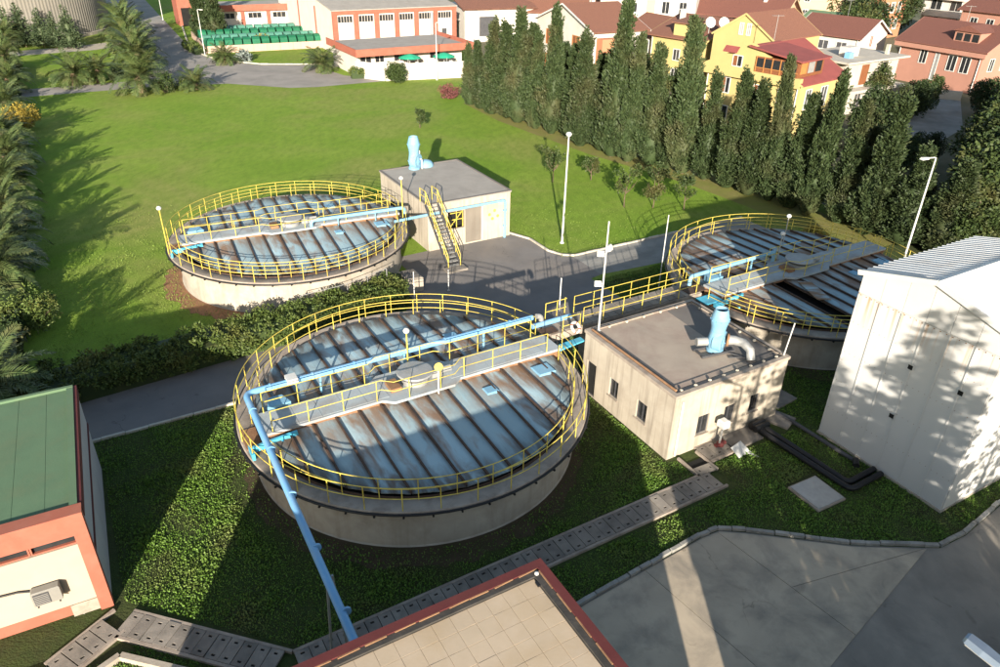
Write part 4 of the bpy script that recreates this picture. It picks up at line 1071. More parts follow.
# ------------------------------------------------------------------ cable trench with its cover slabs
tr = thing('cable_trench', 'line of grey concrete trench covers winding between the tank and the buildings', 'trench', (0, 0, 0), 0)
def slab_mesh(w, l, h=.09):
    # slab with two dark lifting slots let into its top
    mb = MB(); ops = []
    xs = [-w / 2, -.07, .07, w / 2]; ys = [-l / 2, -l / 2 + .12, -l / 2 + .20, l / 2 - .20, l / 2 - .12, l / 2]
    for i in range(3):
        for j in range(5):
            if i == 1 and j in (1, 3):
                mb.add([(xs[1], ys[j], h - .05), (xs[2], ys[j], h - .05), (xs[2], ys[j + 1], h - .05), (xs[1], ys[j + 1], h - .05)], [(0, 1, 2, 3)])
                for (a, b) in (((1, 0), (2, 0)), ((2, 0), (2, 1)), ((2, 1), (1, 1)), ((1, 1), (1, 0))):
                    p, q = (xs[a[0]], ys[j + a[1]]), (xs[b[0]], ys[j + b[1]])
                    mb.add([(*p, h), (*q, h), (*q, h - .05), (*p, h - .05)], [(0, 1, 2, 3)])
            else:
                mb.add([(xs[i], ys[j], h), (xs[i + 1], ys[j], h), (xs[i + 1], ys[j + 1], h), (xs[i], ys[j + 1], h)], [(0, 1, 2, 3)])
    lo = [(-w / 2, -l / 2), (w / 2, -l / 2), (w / 2, l / 2), (-w / 2, l / 2)]
    for i in range(4):
        p, q = lo[i], lo[(i + 1) % 4]
        mb.add([(*p, 0), (*q, 0), (*q, h), (*p, h)], [(0, 1, 2, 3)])
    me = mb.mesh('cover_slab', CONC_SLAB)
    me.materials.append(BLACKVOID)
    for p in me.polygons:
        if abs(p.center.z - (h - .05)) < .001 and abs(p.normal.z) > .9: p.material_index = 1
    return me
SLAB = slab_mesh(.46, .92)
def trench_run(a, b, m=SLAB, step=.485, wl=.92, walls=True, skip=()):
    A, B = W(*a), W(*b)
    d = (B - A); n = int(d.length / step); ang = math.atan2(d.y, d.x); u_ = d.normalized(); v_ = Vector((-u_.y, u_.x, 0))
    for i in range(n):
        if i in skip: continue
        c = A + u_ * (step * (i + .5))
        piece('cover_slab', m, tr, (c.x, c.y, .04 + rng.uniform(-.012, .012)), (rng.uniform(-.015, .015), rng.uniform(-.012, .012), ang + rng.uniform(-.02, .02)))
    if walls:
        for sg in (-1, 1):
            p, q = A + v_ * sg * (wl / 2 + .07), B + v_ * sg * (wl / 2 + .07)
            MB().bar(p + Vector((0, 0, .0)), q + Vector((0, 0, .0)), .11, .24).build('trench_wall', CONC_RIM, tr)
trench_run((-15.3, -6.0), (-13.15, -4.75), step=.5)
trench_run((-13.2, -5.05), (-8.9, -9.3))
trench_run((-8.5, -9.47), (10.1, -9.36))
trench_run((9.95, -8.9), (9.98, -7.5), skip=(1,))
MB().box(-.45, .45, -.24, .24, .01, .05).build('open_pit', BLACKVOID, tr, loc=W(9.97, -8.17), rotz=PH)
trench_run((10.6, -7.85), (12.2, -7.8), step=.5)
for i, (cs, ct, sx_, sy_, rz) in enumerate(((13.1, -7.62, 1.85, 1.35, .02), (15.9, -7.65, 1.1, 1.1, .35), (17.2, -6.4, 1.6, 1.0, .1))):
    labs = ('worn concrete slab lying along the wall of the middle pump room', 'tilted concrete slab at the right corner of the middle pump room', 'dark concrete slab in shade behind the middle pump room')
    t = thing('concrete_slab', labs[i], 'slab', W(cs, ct, .0), PH + rz)
    MB().bevbox(-sx_ / 2, sx_ / 2, -sy_ / 2, sy_ / 2, .0, .12, .02).build('panel', CONC_SLAB, t); MB().box(-sx_ / 2 + .1, sx_ / 2 - .1, -sy_ / 2 + .1, sy_ / 2 - .1, -.05, -.001).build('bedding', SOIL_DARK, t)
# metal hatch on the grass
ht = thing('inspection_hatch', 'square pale metal hatch cover lying on the grass near the white shed', 'hatch', W(13.1, -12.1), PH - R(2))
MB().bevbox(-.82, .82, -.82, .82, 0, .11, .02).build('frame', CONC_RIM, ht)
MB().bevbox(-.76, .76, -.76, .76, .112, .14, .01).build('lid', STEEL, ht)
# pair of black pipes
bpp = thing('black_pipes', 'pair of thick black pipes lying on the grass beside the white shed', 'pipe', W(14.1, -7.75), PH)
for i, dx in enumerate((0, .36)):
    pts = [(-.05 + dx, .35, .32), (0 + dx, 0, .30), (.05 + dx, -.6, .22), (.30 + dx * .8, -4.6 + dx, .20)] + elbow((.30 + dx * .8, -4.6 + dx, .2), (.34 + dx * .7, -5.0 + dx, .2), (1.9, -5.0 + dx, .2), .28) + [(2.4, -4.96 + dx, .2)]
    MB().tube(pts, .135, 12).build('pipe', BLACK, bpp, True)
for y in (-.1, .15): MB().tube([(-.25, y, .34), (.6, y, .34)], .17, 10).build('coupling', BLACK, bpp, True)
bp2 = thing('black_pipe', 'dark pipe lying on the ground along the foot of the white shed', 'pipe', W(16.2, -7.6), PH)
MB().tube([(-.2, .8, .12), (.0, -.4, .12), (.12, -3.6, .12), (.2, -4.0, .1)], .10, 10).build('pipe', STEEL_DK, bp2, True)
MB().tube([(.2, -3.9, .14), (-.15, -4.2, .14)], .15, 10).build('elbow', BLACK, bp2, True)
# small things by the wall
vl = thing('red_valve', 'red valve body beside the trench at the middle pump room', 'valve', W(11.75, -7.75), PH)
MB().lathe([(.13, 0), (.17, .05), (.17, .28), (.10, .36), (.10, .45)], 12).build('body', REDCAP, vl, True); MB().tube([(-.3, 0, .2), (.3, 0, .2)], .1, 10).build('flange', REDCAP, vl, True)
ws = thing('white_board', 'bent pale sheet leaning on the grass in front of the middle pump room', 'board', W(12.35, -8.55), PH + R(20))
MB().hexa([(-.5, -.1, .05), (.35, -.25, .02), (.4, .3, .30), (-.42, .4, .33), (-.5, -.1, .07), (.35, -.25, .04), (.4, .3, .32), (-.42, .4, .35)]).build('sheet', WHITE, ws)
MB().add([(.1, -.22, .04), (.36, -.26, .03), (.22, -.8, .02), (.1, -.22, .055), (.36, -.26, .045), (.22, -.8, .035)], [(0, 2, 1), (3, 4, 5), (0, 1, 4, 3), (1, 2, 5, 4), (2, 0, 3, 5)]).build('flap', WHITE, ws)
# open culvert by the lower left trench end
cv = thing('culvert', 'open concrete channel with dark pipes at the lower left', 'channel', W(-15.9, -6.6), R(28))
MB().box(-3.0, .2, -.75, -.45, -.1, .22).build('side_wall', CONC, cv); MB().box(-3.0, .2, .35, .6, -.1, .22).build('side_wall', CONC, cv)
MB().box(-3.0, .2, -.45, .35, .006, .03).build('bed', BLACKVOID, cv)
for y in (-.25, -.02, .2): MB().tube([(-3, y, .08), (-.2, y + .03, .1), (.15, y, .06)], .06, 8).build('pipe', BLACK, cv, True)
kb = thing('low_wall', 'pale low concrete edging wall along the lower left trench', 'wall', W(-13.4, -6.3), PH)
for a, b in (((-2.4, -1.05), (-.05, -.12)), ((-.02, -.14), (2.2, -2.2)), ((2.22, -2.24), (3.6, -3.2))):
    MB().bar((*a, .08), (*b, .08), .2, .3).build('edging', CONC, kb)

# ------------------------------------------------------------------ street lamps and floodlight masts
def street_lamp(label, loc, h, rot, arm=0.0, head='round', group='white street lamps'):
    t = thing('street_lamp', label, 'street lamp', loc, rot, group)
    MB().lathe([(.16, 0), (.16, .06), (.085, .1), (.075, 1.2), (.05, h - .1)], 12).build('pole', WHITE, t, True)
    if arm:
        MB().tube([(0, 0, h - .12), (0, 0, h), (arm * .2, 0, h + .04), (arm, 0, h + .05)], .04, 8).build('arm', WHITE, t, True)
    hd = MB()
    if head == 'round': hd.lathe([(.05, -.1), (.17, -.02), (.22, .1), (.14, .22), (.02, .25)], 14, (arm, 0, h))
    else:
        hd.hexa([(arm - .05, -.10, h - .02), (arm + .55, -.14, h - .02), (arm + .55, .14, h - .02), (arm - .05, .10, h - .02), (arm - .05, -.07, h + .1), (arm + .5, -.10, h + .12), (arm + .5, .10, h + .12), (arm - .05, .07, h + .1)])
    hd.build('lamp_head', WHITE, t, True)
    return t
street_lamp('white street lamp on the lawn in front of the cypress row', (4.48, 50.96, 0), 8.0, R(30))
street_lamp('white street lamp with a short arm rising behind the white metal shed', W(37.34, .71), 8.0, R(200), .7, 'flat')
street_lamp('street lamp on the far lawn in front of the parasol terrace', (-9.92, 110.97, 0), 7.7, R(20), .6, 'flat')
street_lamp('street lamp beside the green covered beds', (-49.66, 127.69, 0), 6.9, R(-30), .6, 'flat')
street_lamp('street lamp at the far end of the road by the round silo', (-73.62, 169.4, 0), 8.0, R(-60), .6, 'flat')
fm = thing('floodlight_mast', 'tall white mast with floodlights on the left corner of the middle pump room', 'mast', W(9.5, -.95, RH + .08), PH)
MB().lathe([(.12, 0), (.12, .04), (.05, .06), (.035, 5.75)], 12).build('pole', WHITE, fm, True)
for z, sg in ((2.6, -1), (4.35, 1), (4.15, -1)):
    o = MB().bevbox(-.16, .16, -.1, .1, -.14, .14, .03).build('floodlight', WHITE, fm); o.location = (sg * .24, .1, z); o.rotation_euler = (R(-25), 0, R(sg * 30))
    MB().bar((0, 0, z), (sg * .2, .08, z), .04, .04).build('bracket', STEEL, fm)
nl = thing('yard_lamp', 'street lamp with a tapered metal head in the lower right corner over the yard', 'street lamp', (11.15, 8.95, 0), 0)
MB().lathe([(.14, 0), (.10, .3), (.06, 8.0)], 12).build('pole', STEEL, nl, True)
hd = MB(); 
# head drawn along its own axis, then aimed at the yard
sec = [(0, .07, .05), (.25, .16, .09), (.62, .19, .10), (.95, .17, .09), (1.0, .12, .06)]
vs = []
for x, w_, h_ in sec: vs += [(x, -w_, -.02), (x, w_, -.02), (x, w_ * .62, h_), (x, -w_ * .62, h_)]
fs = [(0, 1, 2, 3), (19, 18, 17, 16)]
for i in range(4):
    for k in range(4): fs.append((4 * i + k, 4 * i + 4 + k, 4 * i + 4 + (k + 1) % 4, 4 * i + (k + 1) % 4))
hd.add(vs, fs)
LAMPBLUE = mat('lamp_alloy', (0.20, 0.25, 0.32), (0.17, 0.21, 0.27), 2, 0.35, 0.0, metallic=0.5)
o = hd.build('lamp_head', LAMPBLUE, nl); o.location = (10.75, 9.75, 0); o.location = (-.62, .62, 8.12); o.rotation_euler = (0, R(-8), R(128))
MB().tube([(0, 0, 7.9), (-.15, .15, 8.05), (-.65, .65, 8.12)], .05, 8).build('arm', STEEL, nl, True)
o = MB().box(.30, .92, -.15, .15, -.07, -.025).build('lens', STEEL, nl); o.location = (-.62, .62, 8.12); o.rotation_euler = (0, R(-8), R(128))
# ------------------------------------------------------------------ vegetation builders
def quads_from(C, D, Nn, ln, wd):
    # leaf quads: centre base C, direction D, side vector from D x N
    D = D / np.linalg.norm(D, axis=1, keepdims=True)
    S = np.cross(D, Nn); S /= np.linalg.norm(S, axis=1, keepdims=True) + 1e-9
    a = C; m = C + D * ln[:, None] * .5; e = C + D * ln[:, None]
    V = np.stack([a, m + S * wd[:, None] / 2, e, m - S * wd[:, None] / 2], 1)
    return V.reshape(-1, 3)
def add_core(V, F, prof, n=10):
    vs = []; fs = []
    for r, z in prof:
        for k in range(n):
            a = 2 * math.pi * k / n; vs.append((r * math.cos(a), r * math.sin(a), z))
    b = len(V)
    for i in range(len(prof) - 1):
        for k in range(n):
            l = (k + 1) % n; fs.append((b + i * n + k, b + i * n + l, b + (i + 1) * n + l, b + (i + 1) * n + k))
    return np.vstack([V, vs]), np.vstack([F, fs])
def cypress_mesh(seed, H=11.0, Rm=1.35, n=270, k=70, m=LEAF_CYP):
    r = np.random.RandomState(seed)
    prof = lambda h: 1.12 * Rm * np.minimum(1, (h + .02) / .18) ** .5 * np.clip(1 - h, 0.0001, 1) ** .95
    h = np.r_[r.rand(n) ** 1.1, .86 + .12 * r.rand(12), [1.0, 1.02, 1.04]]; n = len(h)
    ang = r.rand(n) * 2 * math.pi
    lump = 0.85 + .45 * np.sin(ang * 3 + h * 14 + seed) * r.rand(n)
    rad = prof(h) * (0.35 + .55 * r.rand(n) ** .5) * lump
    base = np.c_[rad * np.cos(ang), rad * np.sin(ang), h * H * .93 + .15]
    ax = np.c_[np.cos(ang) * (.14 + .30 * r.rand(n)), np.sin(ang) * (.14 + .30 * r.rand(n)), np.ones(n)]
    ax /= np.linalg.norm(ax, axis=1, keepdims=True)
    pl = (0.8 + 1.5 * r.rand(n) ** 1.5) * (1 - .35 * h) * H / 11
    C = []; D = []; S = []
    for i in range(n):
        q = r.rand(k); a2 = r.rand(k) * 2 * math.pi
        rr = .29 * np.sin(np.pi * np.clip(q * .92 + .06, 0, 1)) ** .7 * r.rand(k) ** .5 * (1 - .4 * h[i])
        u = np.cross(ax[i], [0.3, .9, .1]); u /= np.linalg.norm(u); w = np.cross(ax[i], u)
        out = np.cos(a2)[:, None] * u + np.sin(a2)[:, None] * w
        C.append(base[i] + ax[i] * (q * pl[i])[:, None] + out * rr[:, None])
        D.append(ax[i] + out * .65 + r.randn(k, 3) * .18)
    C = np.vstack(C); D = np.vstack(D)
    N_ = len(C)
    V = quads_from(C, D, r.randn(N_, 3), .19 + .17 * r.rand(N_), .085 + .07 * r.rand(N_))
    F = np.arange(4 * N_).reshape(-1, 4)
    V, F = add_core(V, F, [(prof(q) * .66 + .01, q * H * .97 + .1) for q in (0.0, .05, .15, .3, .5, .7, .85, .95)], 9)
    return np_mesh('crown', V, F, m)
def blob_mesh(seed, clumps, leaf=.16, per=90, m=LEAF_BROAD, flat=1.0, core=True):
    # clumps: (x,y,z,r)
    r = np.random.RandomState(seed); C = []; D = []
    for x, y, z, q in clumps:
        d = r.randn(per, 3); d /= np.linalg.norm(d, axis=1, keepdims=True); d[:, 2] *= flat
        C.append(np.array([x, y, z]) + d * q * (.55 + .5 * r.rand(per))[:, None]); D.append(d + r.randn(per, 3) * .7 + [0, 0, -.1])
    C = np.vstack(C); D = np.vstack(D); n = len(C)
    V = quads_from(C, D, r.randn(n, 3), leaf * (.7 + .8 * r.rand(n)), leaf * (.45 + .4 * r.rand(n)))
    return np_mesh('crown', V, np.arange(4 * n).reshape(-1, 4), m)
def crown_clumps(seed, R0, H0, z0, n=70, rc=.55):
    r = random.Random(seed); out = []
    while len(out) < n:
        x, y, z = r.uniform(-1, 1), r.uniform(-1, 1), r.uniform(-1, 1)
        d = math.sqrt(x * x + y * y + z * z)
        if d > 1 or d < .35: continue
        if r.random() < .12: continue
        out.append((x * R0, y * R0, z0 + (z + 1) * H0 / 2, rc * r.uniform(.6, 1.25)))
    return out
def trunk_mesh(h, r0, r1, seed=0, limbs=5, zl=None, m=BARK):
    rr = random.Random(seed); mb = MB()
    pts = [(rr.uniform(-.04, .04) * i, rr.uniform(-.04, .04) * i, h * i / 5 - .1 * (i == 0)) for i in range(6)]
    mb.tube(pts, [r0 + (r1 - r0) * i / 5 for i in range(6)], 8)
    for k in range(limbs):
        a = rr.uniform(0, 6.28); z = (zl or h * .5) * rr.uniform(.8, 1.3)
        ln = h * rr.uniform(.3, .5)
        mb.tube([(0, 0, z), (math.cos(a) * ln * .4, math.sin(a) * ln * .4, z + ln * .4), (math.cos(a) * ln * .7, math.sin(a) * ln * .7, z + ln)], [r0 * .5, r0 * .35, r0 * .12], 6)
    return mb.mesh('trunk', m, True)

CYP = [cypress_mesh(i, 11.0, 1.4 + .16 * (i % 4)) for i in range(7)]
CYP_TRUNK = trunk_mesh(6.0, .16, .05, 1, 0)
def cypress(label, s, t, h, i, wide=1.0):
    o = thing('cypress_tree', label, 'cypress', W(s, t), rng.uniform(0, 6.28), 'cypress row along the lawn')
    k = h / 11.6
    piece('crown', CYP[i % 7], o, (0, 0, 0), (rng.uniform(-.05, .05), rng.uniform(-.05, .05), 0), (wide * rng.uniform(.8, 1.15), wide * rng.uniform(.8, 1.15), k))
    piece('trunk', CYP_TRUNK, o, (0, 0, 0), (0, 0, 0), (1, 1, k))
    return o
cyps = [(33.9, 58.6, 7.4, .7), (34.0, 56.2, 8.0, .8), (33.9, 53.2, 10.6, 1.05), (34.8, 51.0, 10.8, 1.05), (34.6, 48.3, 12.3, 1.15), (36.2, 47.5, 11.0, 1.0), (35.0, 45.0, 10.4, 1.0), (35.4, 42.3, 13.3, 1.0), (36.0, 39.5, 9.8, 1.0), (35.4, 36.8, 11.4, 1.1), (36.4, 34.6, 10.0, .95), (36.0, 32.3, 14.8, 1.15), (36.3, 30.0, 12.2, .95), (37.6, 28.2, 11.2, 1.05), (38.2, 26.4, 9.4, .9), (38.7, 24.7, 13.9, 1.1), (39.3, 22.3, 9.6, 1.0), (39.5, 19.8, 10.4, 1.05), (39.7, 17.4, 9.8, 1.0), (40.2, 15.4, 12.2, .8), (40.4, 13.3, 9.4, 1.05), (40.2, 11.4, 11.5, 1.0), (41.0, 9.0, 9.8, 1.05), (40.8, 6.4, 10.7, 1.1), (41.6, 3.6, 7.6, 1.05), (42.0, 1.0, 7.2, 1.0)]
ordn = ['first', 'second', 'third', 'fourth', 'fifth', 'sixth', 'seventh', 'eighth', 'ninth', 'tenth', 'eleventh', 'twelfth', 'thirteenth', 'fourteenth', 'fifteenth', 'sixteenth', 'seventeenth', 'eighteenth', 'nineteenth', 'twentieth', 'twenty-first', 'twenty-second', 'twenty-third', 'twenty-fourth', 'twenty-fifth', 'twenty-sixth']
for i, (s, t, h, w) in enumerate(cyps):
    sz = 'tall' if h > 11.9 else ('short' if h < 9.7 else 'mid-height')
    cypress(f'{sz} green cypress, {ordn[i]} from the left in the row along the lawn', s, t, h, i * 3 + 1, w)

for i, (s, t, h, w, lab) in enumerate(((37.2, 50.5, 9.0, 1.1, 'cypress of the hidden back rank behind the left end of the row'), (37.6, 44.0, 9.2, 1.1, 'back rank cypress beside the white gabled house'), (38.2, 37.5, 9.0, 1.1, 'back rank cypress right of the white gabled house'), (39.4, 30.6, 9.4, 1.1, 'back rank cypress left of the yellow house'), (41.6, 20.5, 8.2, 1.1, 'back rank cypress under the yellow house front'), (42.6, 14.5, 8.4, 1.15, 'back rank cypress under the right corner of the yellow house'), (43.2, 9.0, 7.6, 1.15, 'back rank cypress below the unfinished house'), (43.8, 4.5, 5.4, 1.2, 'back rank cypress left of the arm street lamp'))):
    cypress(lab, s, t, h, i * 3 + 2, w)

# palms
def frond_mesh(seed, Lf, lift, droop):
    r = random.Random(seed); pts = []
    x = z = 0.0; a = lift
    n = 14
    for i in range(n + 1):
        pts.append((x, 0, z)); st_ = Lf / n
        x += math.cos(a) * st_; z += math.sin(a) * st_; a -= droop / n * (0.5 + 1.0 * i / n)
    V = []; F = []
    def quad(p): F.append(tuple(range(len(V), len(V) + 4))); V.extend(p)
    for i in range(n):
        w = .045 * (1 - i / n) + .012
        p, q = pts[i], pts[i + 1]
        quad([(p[0], -w, p[2]), (q[0], -w, q[2]), (q[0], w, q[2]), (p[0], w, p[2])])
    m = 38
    for i in range(m):
        k = .10 + .88 * i / (m - 1); f = k * n; j = min(int(f), n - 1); u = f - j
        px = pts[j][0] * (1 - u) + pts[j + 1][0] * u; pz = pts[j][2] * (1 - u) + pts[j + 1][2] * u
        tx, tz = pts[j + 1][0] - pts[j][0], pts[j + 1][2] - pts[j][2]; tl = math.hypot(tx, tz); tx /= tl; tz /= tl
        ln = Lf * .22 * (math.sin(math.pi * (k * .8 + .16)) ** .6) * r.uniform(.85, 1.1)
        for sg in (-1, 1):
            fa = r.uniform(.55, .9)
            d = Vector((tx * fa, sg * 1.0, tz * fa + r.uniform(.15, .55))).normalized() * ln
            d.z -= ln * .12
            wd = Vector((tx, 0, tz)) * .040
            b = Vector((px, 0, pz)); mid = b + d * .5; e = b + d; e.z -= ln * .15
            quad([tuple(b), tuple(mid + wd), tuple(e), tuple(mid - wd)])
    return np_mesh('frond', V, F, LEAF_PALM)
FRONDS = [frond_mesh(i, 3.2, lf, dr) for i, (lf, dr) in enumerate(((1.25, .9), (.95, 1.3), (.6, 1.6), (.2, 1.5), (-.25, 1.0)))]
PTRUNK = MB().lathe([(.42, -.1), (.40, .3), (.36, .8), (.38, 1.3), (.46, 1.7), (.30, 2.0), (.05, 2.2)], 14).mesh('trunk', PALMBARK, True)
def palm(label, loc, h=1.8, k=1.0, group='date palms', nf=48):
    o = thing('palm_tree', label, 'palm', loc, rng.uniform(0, 6.28), group)
    piece('trunk', PTRUNK, o, (0, 0, 0), (0, 0, 0), (k, k, h / 2.0))
    for i in range(nf):
        f = i / nf
        v = 0 if f < .15 else 1 if f < .38 else 2 if f < .62 else 3 if f < .85 else 4
        s_ = k * rng.uniform(.85, 1.1)
        piece('frond', FRONDS[v], o, (0, 0, h - .15 + .1 * (1 - f)), (rng.uniform(-.35, .35), rng.uniform(-.12, .12), i * 2.39996 + rng.uniform(-.2, .2)), (s_, s_, s_))
    return o
lp = [(-15.6, 127, 'farthest'), (-15.8, 117, 'second farthest'), (-15.9, 105.5, 'third farthest'), (-15.4, 90, 'fourth farthest'), (-15.6, 75.5, 'fifth farthest'), (-15.9, 61, 'sixth farthest'), (-15.5, 52.3, 'seventh farthest'), (-15.7, 44.6, 'eighth farthest'), (-15.6, 37.0, 'fourth nearest'), (-15.7, 30.4, 'third nearest'), (-15.9, 25.0, 'second nearest'), (-16.1, 10.4, 'nearest')]
for s, t, w in lp:
    palm(f'date palm along the left edge of the lawn, {w} of its row', W(s - 1.0, t), rng.uniform(1.6, 2.0) + (.5 if t > 100 else 0), rng.uniform(.92, 1.06), 'palms along the left edge')
palm('pair of bushy date palms on the lawn below the silo, left one', W(-8.9, 91.6), 1.5, 1.15, 'palms on the lawn')
palm('pair of bushy date palms on the lawn below the silo, right one', W(-5.9, 92.6), 1.6, 1.0, 'palms on the lawn')
for s, t, h, w in ((-1.6, 83.6, 1.4, 'nearest'), (-.2, 96.5, 2.2, 'second nearest'), (.2, 105, 2.4, 'third nearest'), (.6, 114, 2.6, 'third farthest'), (1.0, 123, 2.7, 'second farthest'), (1.5, 132.5, 2.8, 'farthest')):
    palm(f'date palm at the bend of the far road, {w} of its row', W(s, t), h + .5, 1.45, 'palms along the far road')
palm('small low palm on the near verge of the far road', W(5.0, 82.6), .7, .95, 'small palms')
palm('small palm in front of the green covered beds', W(12.6, 100.2), .9, .9, 'small palms')
palm('small palm left of the flat roofed annex', W(24.3, 88.6), 1.0, 1.1, 'small palms')

# hedges and bushes
def bush(name, label, cat, loc, clumps, m, leaf=.12, per=120, group=None, stem=True, seed=1):
    o = thing(name, label, cat, loc, 0, group)
    me = blob_mesh(seed, clumps, leaf, per, m); me.name = 'foliage'
    piece('foliage', me, o)
    if stem:
        mb = MB()
        for x, y, z, q in clumps[:6]: mb.tube([(x * .2, y * .2, -.02), (x * .6, y * .6, z * .6), (x, y, z)], [.05, .035, .015], 5)
        mb.build('stem', BARK, o, True)
    return o
def hedge(label, pts, w, h, m, seed=1, leaf=.11, dens=7, per=110, group=None):
    A = W(*pts[0]); o = thing('hedge', label, 'hedge', A, 0, group)
    cl = []; r = random.Random(seed); core = MB()
    for a, b in zip(pts[:-1], pts[1:]):
        P, Q = W(*a) - A, W(*b) - A; d = Q - P; u_ = d.normalized(); v_ = Vector((-u_.y, u_.x, 0))
        for i in range(int(d.length * dens)):
            p = P + u_ * r.uniform(0, d.length) + v_ * r.uniform(-.5, .5) * w
            cl.append((p.x, p.y, h * r.uniform(.3, .92), .33 * r.uniform(.7, 1.25)))
        core.bar(P + Vector((0, 0, h * .40)), Q + Vector((0, 0, h * .40)), w * .8, h * .78)
    me = blob_mesh(seed, cl, leaf, per, m); me.name = 'foliage'
    piece('foliage', me, o)
    core.build('twigs', LEAF_DARK, o)
    return o
hedge('long clipped hedge between the road and the sunlit tank', [(-26, 10.7), (-14, 10.9), (-6, 11.6), (0, 12.0), (4.6, 12.5)], 2.5, 1.5, LEAF_HEDGE, 3, .14, 24, 150)
hedge('tall leafy hedge end beside the concrete block at the sunlit tank', [(4.0, 13.2), (4.9, 14.4)], 1.2, 1.5, LEAF_HEDGE, 8, .12, 16, 140)
hedge('dark low hedge along the far road behind the palms', [(-4, 93), (0, 100), (1.8, 112), (3.0, 124)], 1.8, 1.4, LEAF_DARK, 4, .2, 4, 60)
hedge('low rounded hedge beside the left end of the green covered beds', [(10.0, 118), (10.6, 110)], 2.0, 1.2, LEAF_HEDGE, 5, .2, 7, 70)
hedge('clipped box hedge in front of the flat roofed annex', [(26.2, 81.0), (30.0, 80.3)], 1.3, 1.6, LEAF_HEDGE, 6, .18, 9, 90)
hedge('dark low hedge under the left row of palms', [(-17.0, 12), (-16.8, 30), (-16.8, 60), (-16.6, 110)], 2.6, 1.6, LEAF_DARK, 7, .2, 6, 60)
bush('shrub', 'yellow leaved shrub among the palms at the left edge', 'shrub', W(-15.2, 68.3), crown_clumps(2, 1.8, 2.4, .4, 36, .5), LEAF_YELLOW, .16, 80)
bush('shrub', 'pale leafy shrub between the two nearest palms at the left edge', 'shrub', W(-15.4, 19.4), crown_clumps(3, 1.7, 1.9, .3, 40, .45), LEAF_HEDGE, .14, 110, seed=4)
bush('shrub', 'small bush beside the nearest palm of the far road bend', 'shrub', W(1.2, 82.0), crown_clumps(4, 1.2, 2.2, .2, 30, .45), LEAF_BROAD, .16, 80, seed=5)
bush('shrub', 'round green shrub left of the small palm on the far verge', 'shrub', W(3.2, 84.0), crown_clumps(5, 1.1, 1.2, .1, 22, .4), LEAF_HEDGE, .16, 70, seed=6)
bush('round_bush', 'clipped round bush in front of the white terrace wall', 'bush', W(31.0, 75.6), crown_clumps(6, 1.45, 2.6, .1, 60, .45), LEAF_BROAD, .17, 90, seed=7)
bush('red_shrub', 'dark red shrub on the lawn left of the cypress row', 'shrub', W(33.2, 63.4), crown_clumps(7, 1.3, 1.5, .1, 30, .45), LEAF_RED, .16, 70, seed=8)
bush('agave', 'grey green spiky agave in front of the green covered beds', 'agave', W(15.6, 101.2), crown_clumps(8, .9, 1.0, .2, 14, .5), LEAF_GREY, .5, 30, seed=9)
bush('shrub', 'orange leaved shrub between the rows of green covered bins', 'shrub', W(21.6, 112.5), crown_clumps(9, 1.5, 1.6, .4, 30, .5), LEAF_YELLOW, .2, 60, seed=10)
bush('shrub', 'green shrub at the foot of the beds behind the small palm', 'shrub', W(12.0, 102.6), crown_clumps(10, 1.3, 1.1, .1, 26, .45), LEAF_HEDGE, .18, 70, seed=11)
bush('shrub', 'round shrub at the right end of the green covered beds', 'shrub', W(25.6, 95.0), crown_clumps(13, 1.2, 1.6, .1, 26, .45), LEAF_BROAD, .18, 70, seed=13)
bush('shrub', 'yellowish shrub behind the shaded tank under the cypresses', 'shrub', W(34.6, 6.0), crown_clumps(11, 1.2, 1.3, .2, 30, .4), LEAF_YELLOW, .13, 90, seed=12)
def young_tree(label, s, t, h, m=LEAF_BROAD, seed=1, n=26):
    o = thing('young_tree', label, 'tree', W(s, t), 0, 'young trees on the lawn')
    r_ = random.Random(seed * 3 + 1); cl = []
    for b in range(9):
        a = r_.uniform(0, 6.28); ln = h * r_.uniform(.12, .36); z1 = h * r_.uniform(.42, .95)
        for q in (.45, .7, 1.0):
            if r_.random() < .85: cl.append((math.cos(a) * ln * q + r_.uniform(-.1, .1), math.sin(a) * ln * q + r_.uniform(-.1, .1), z1 - (1 - q) * ln * .8, h * .07 * r_.uniform(.7, 1.5)))
    piece('crown', blob_mesh(seed, cl, .18, 42, m), o)
    piece('trunk', trunk_mesh(h * .8, .05, .02, seed, 6, h * .3), o)
for i, (s, t, h, lab) in enumerate(((26.2, 28.1, 3.6, 'young tree on the lawn left of the white street lamp'), (29.7, 27.0, 2.4, 'small young tree just right of the white street lamp'), (27.9, 19.8, 3.6, 'young tree on the lawn above the thin white pole'), (30.0, 18.6, 3.0, 'leafy young tree right of the pole, nearest to the shaded tank'), (32.0, 17.0, 3.2, 'young tree on the lawn close behind the shaded tank'), (33.4, 22.0, 2.8, 'young tree at the foot of the cypress row'), (23.4, 51.0, 2.2, 'tiny lone tree in the middle of the big lawn'))):
    young_tree(lab, s, t, h, LEAF_BROAD, 20 + i)

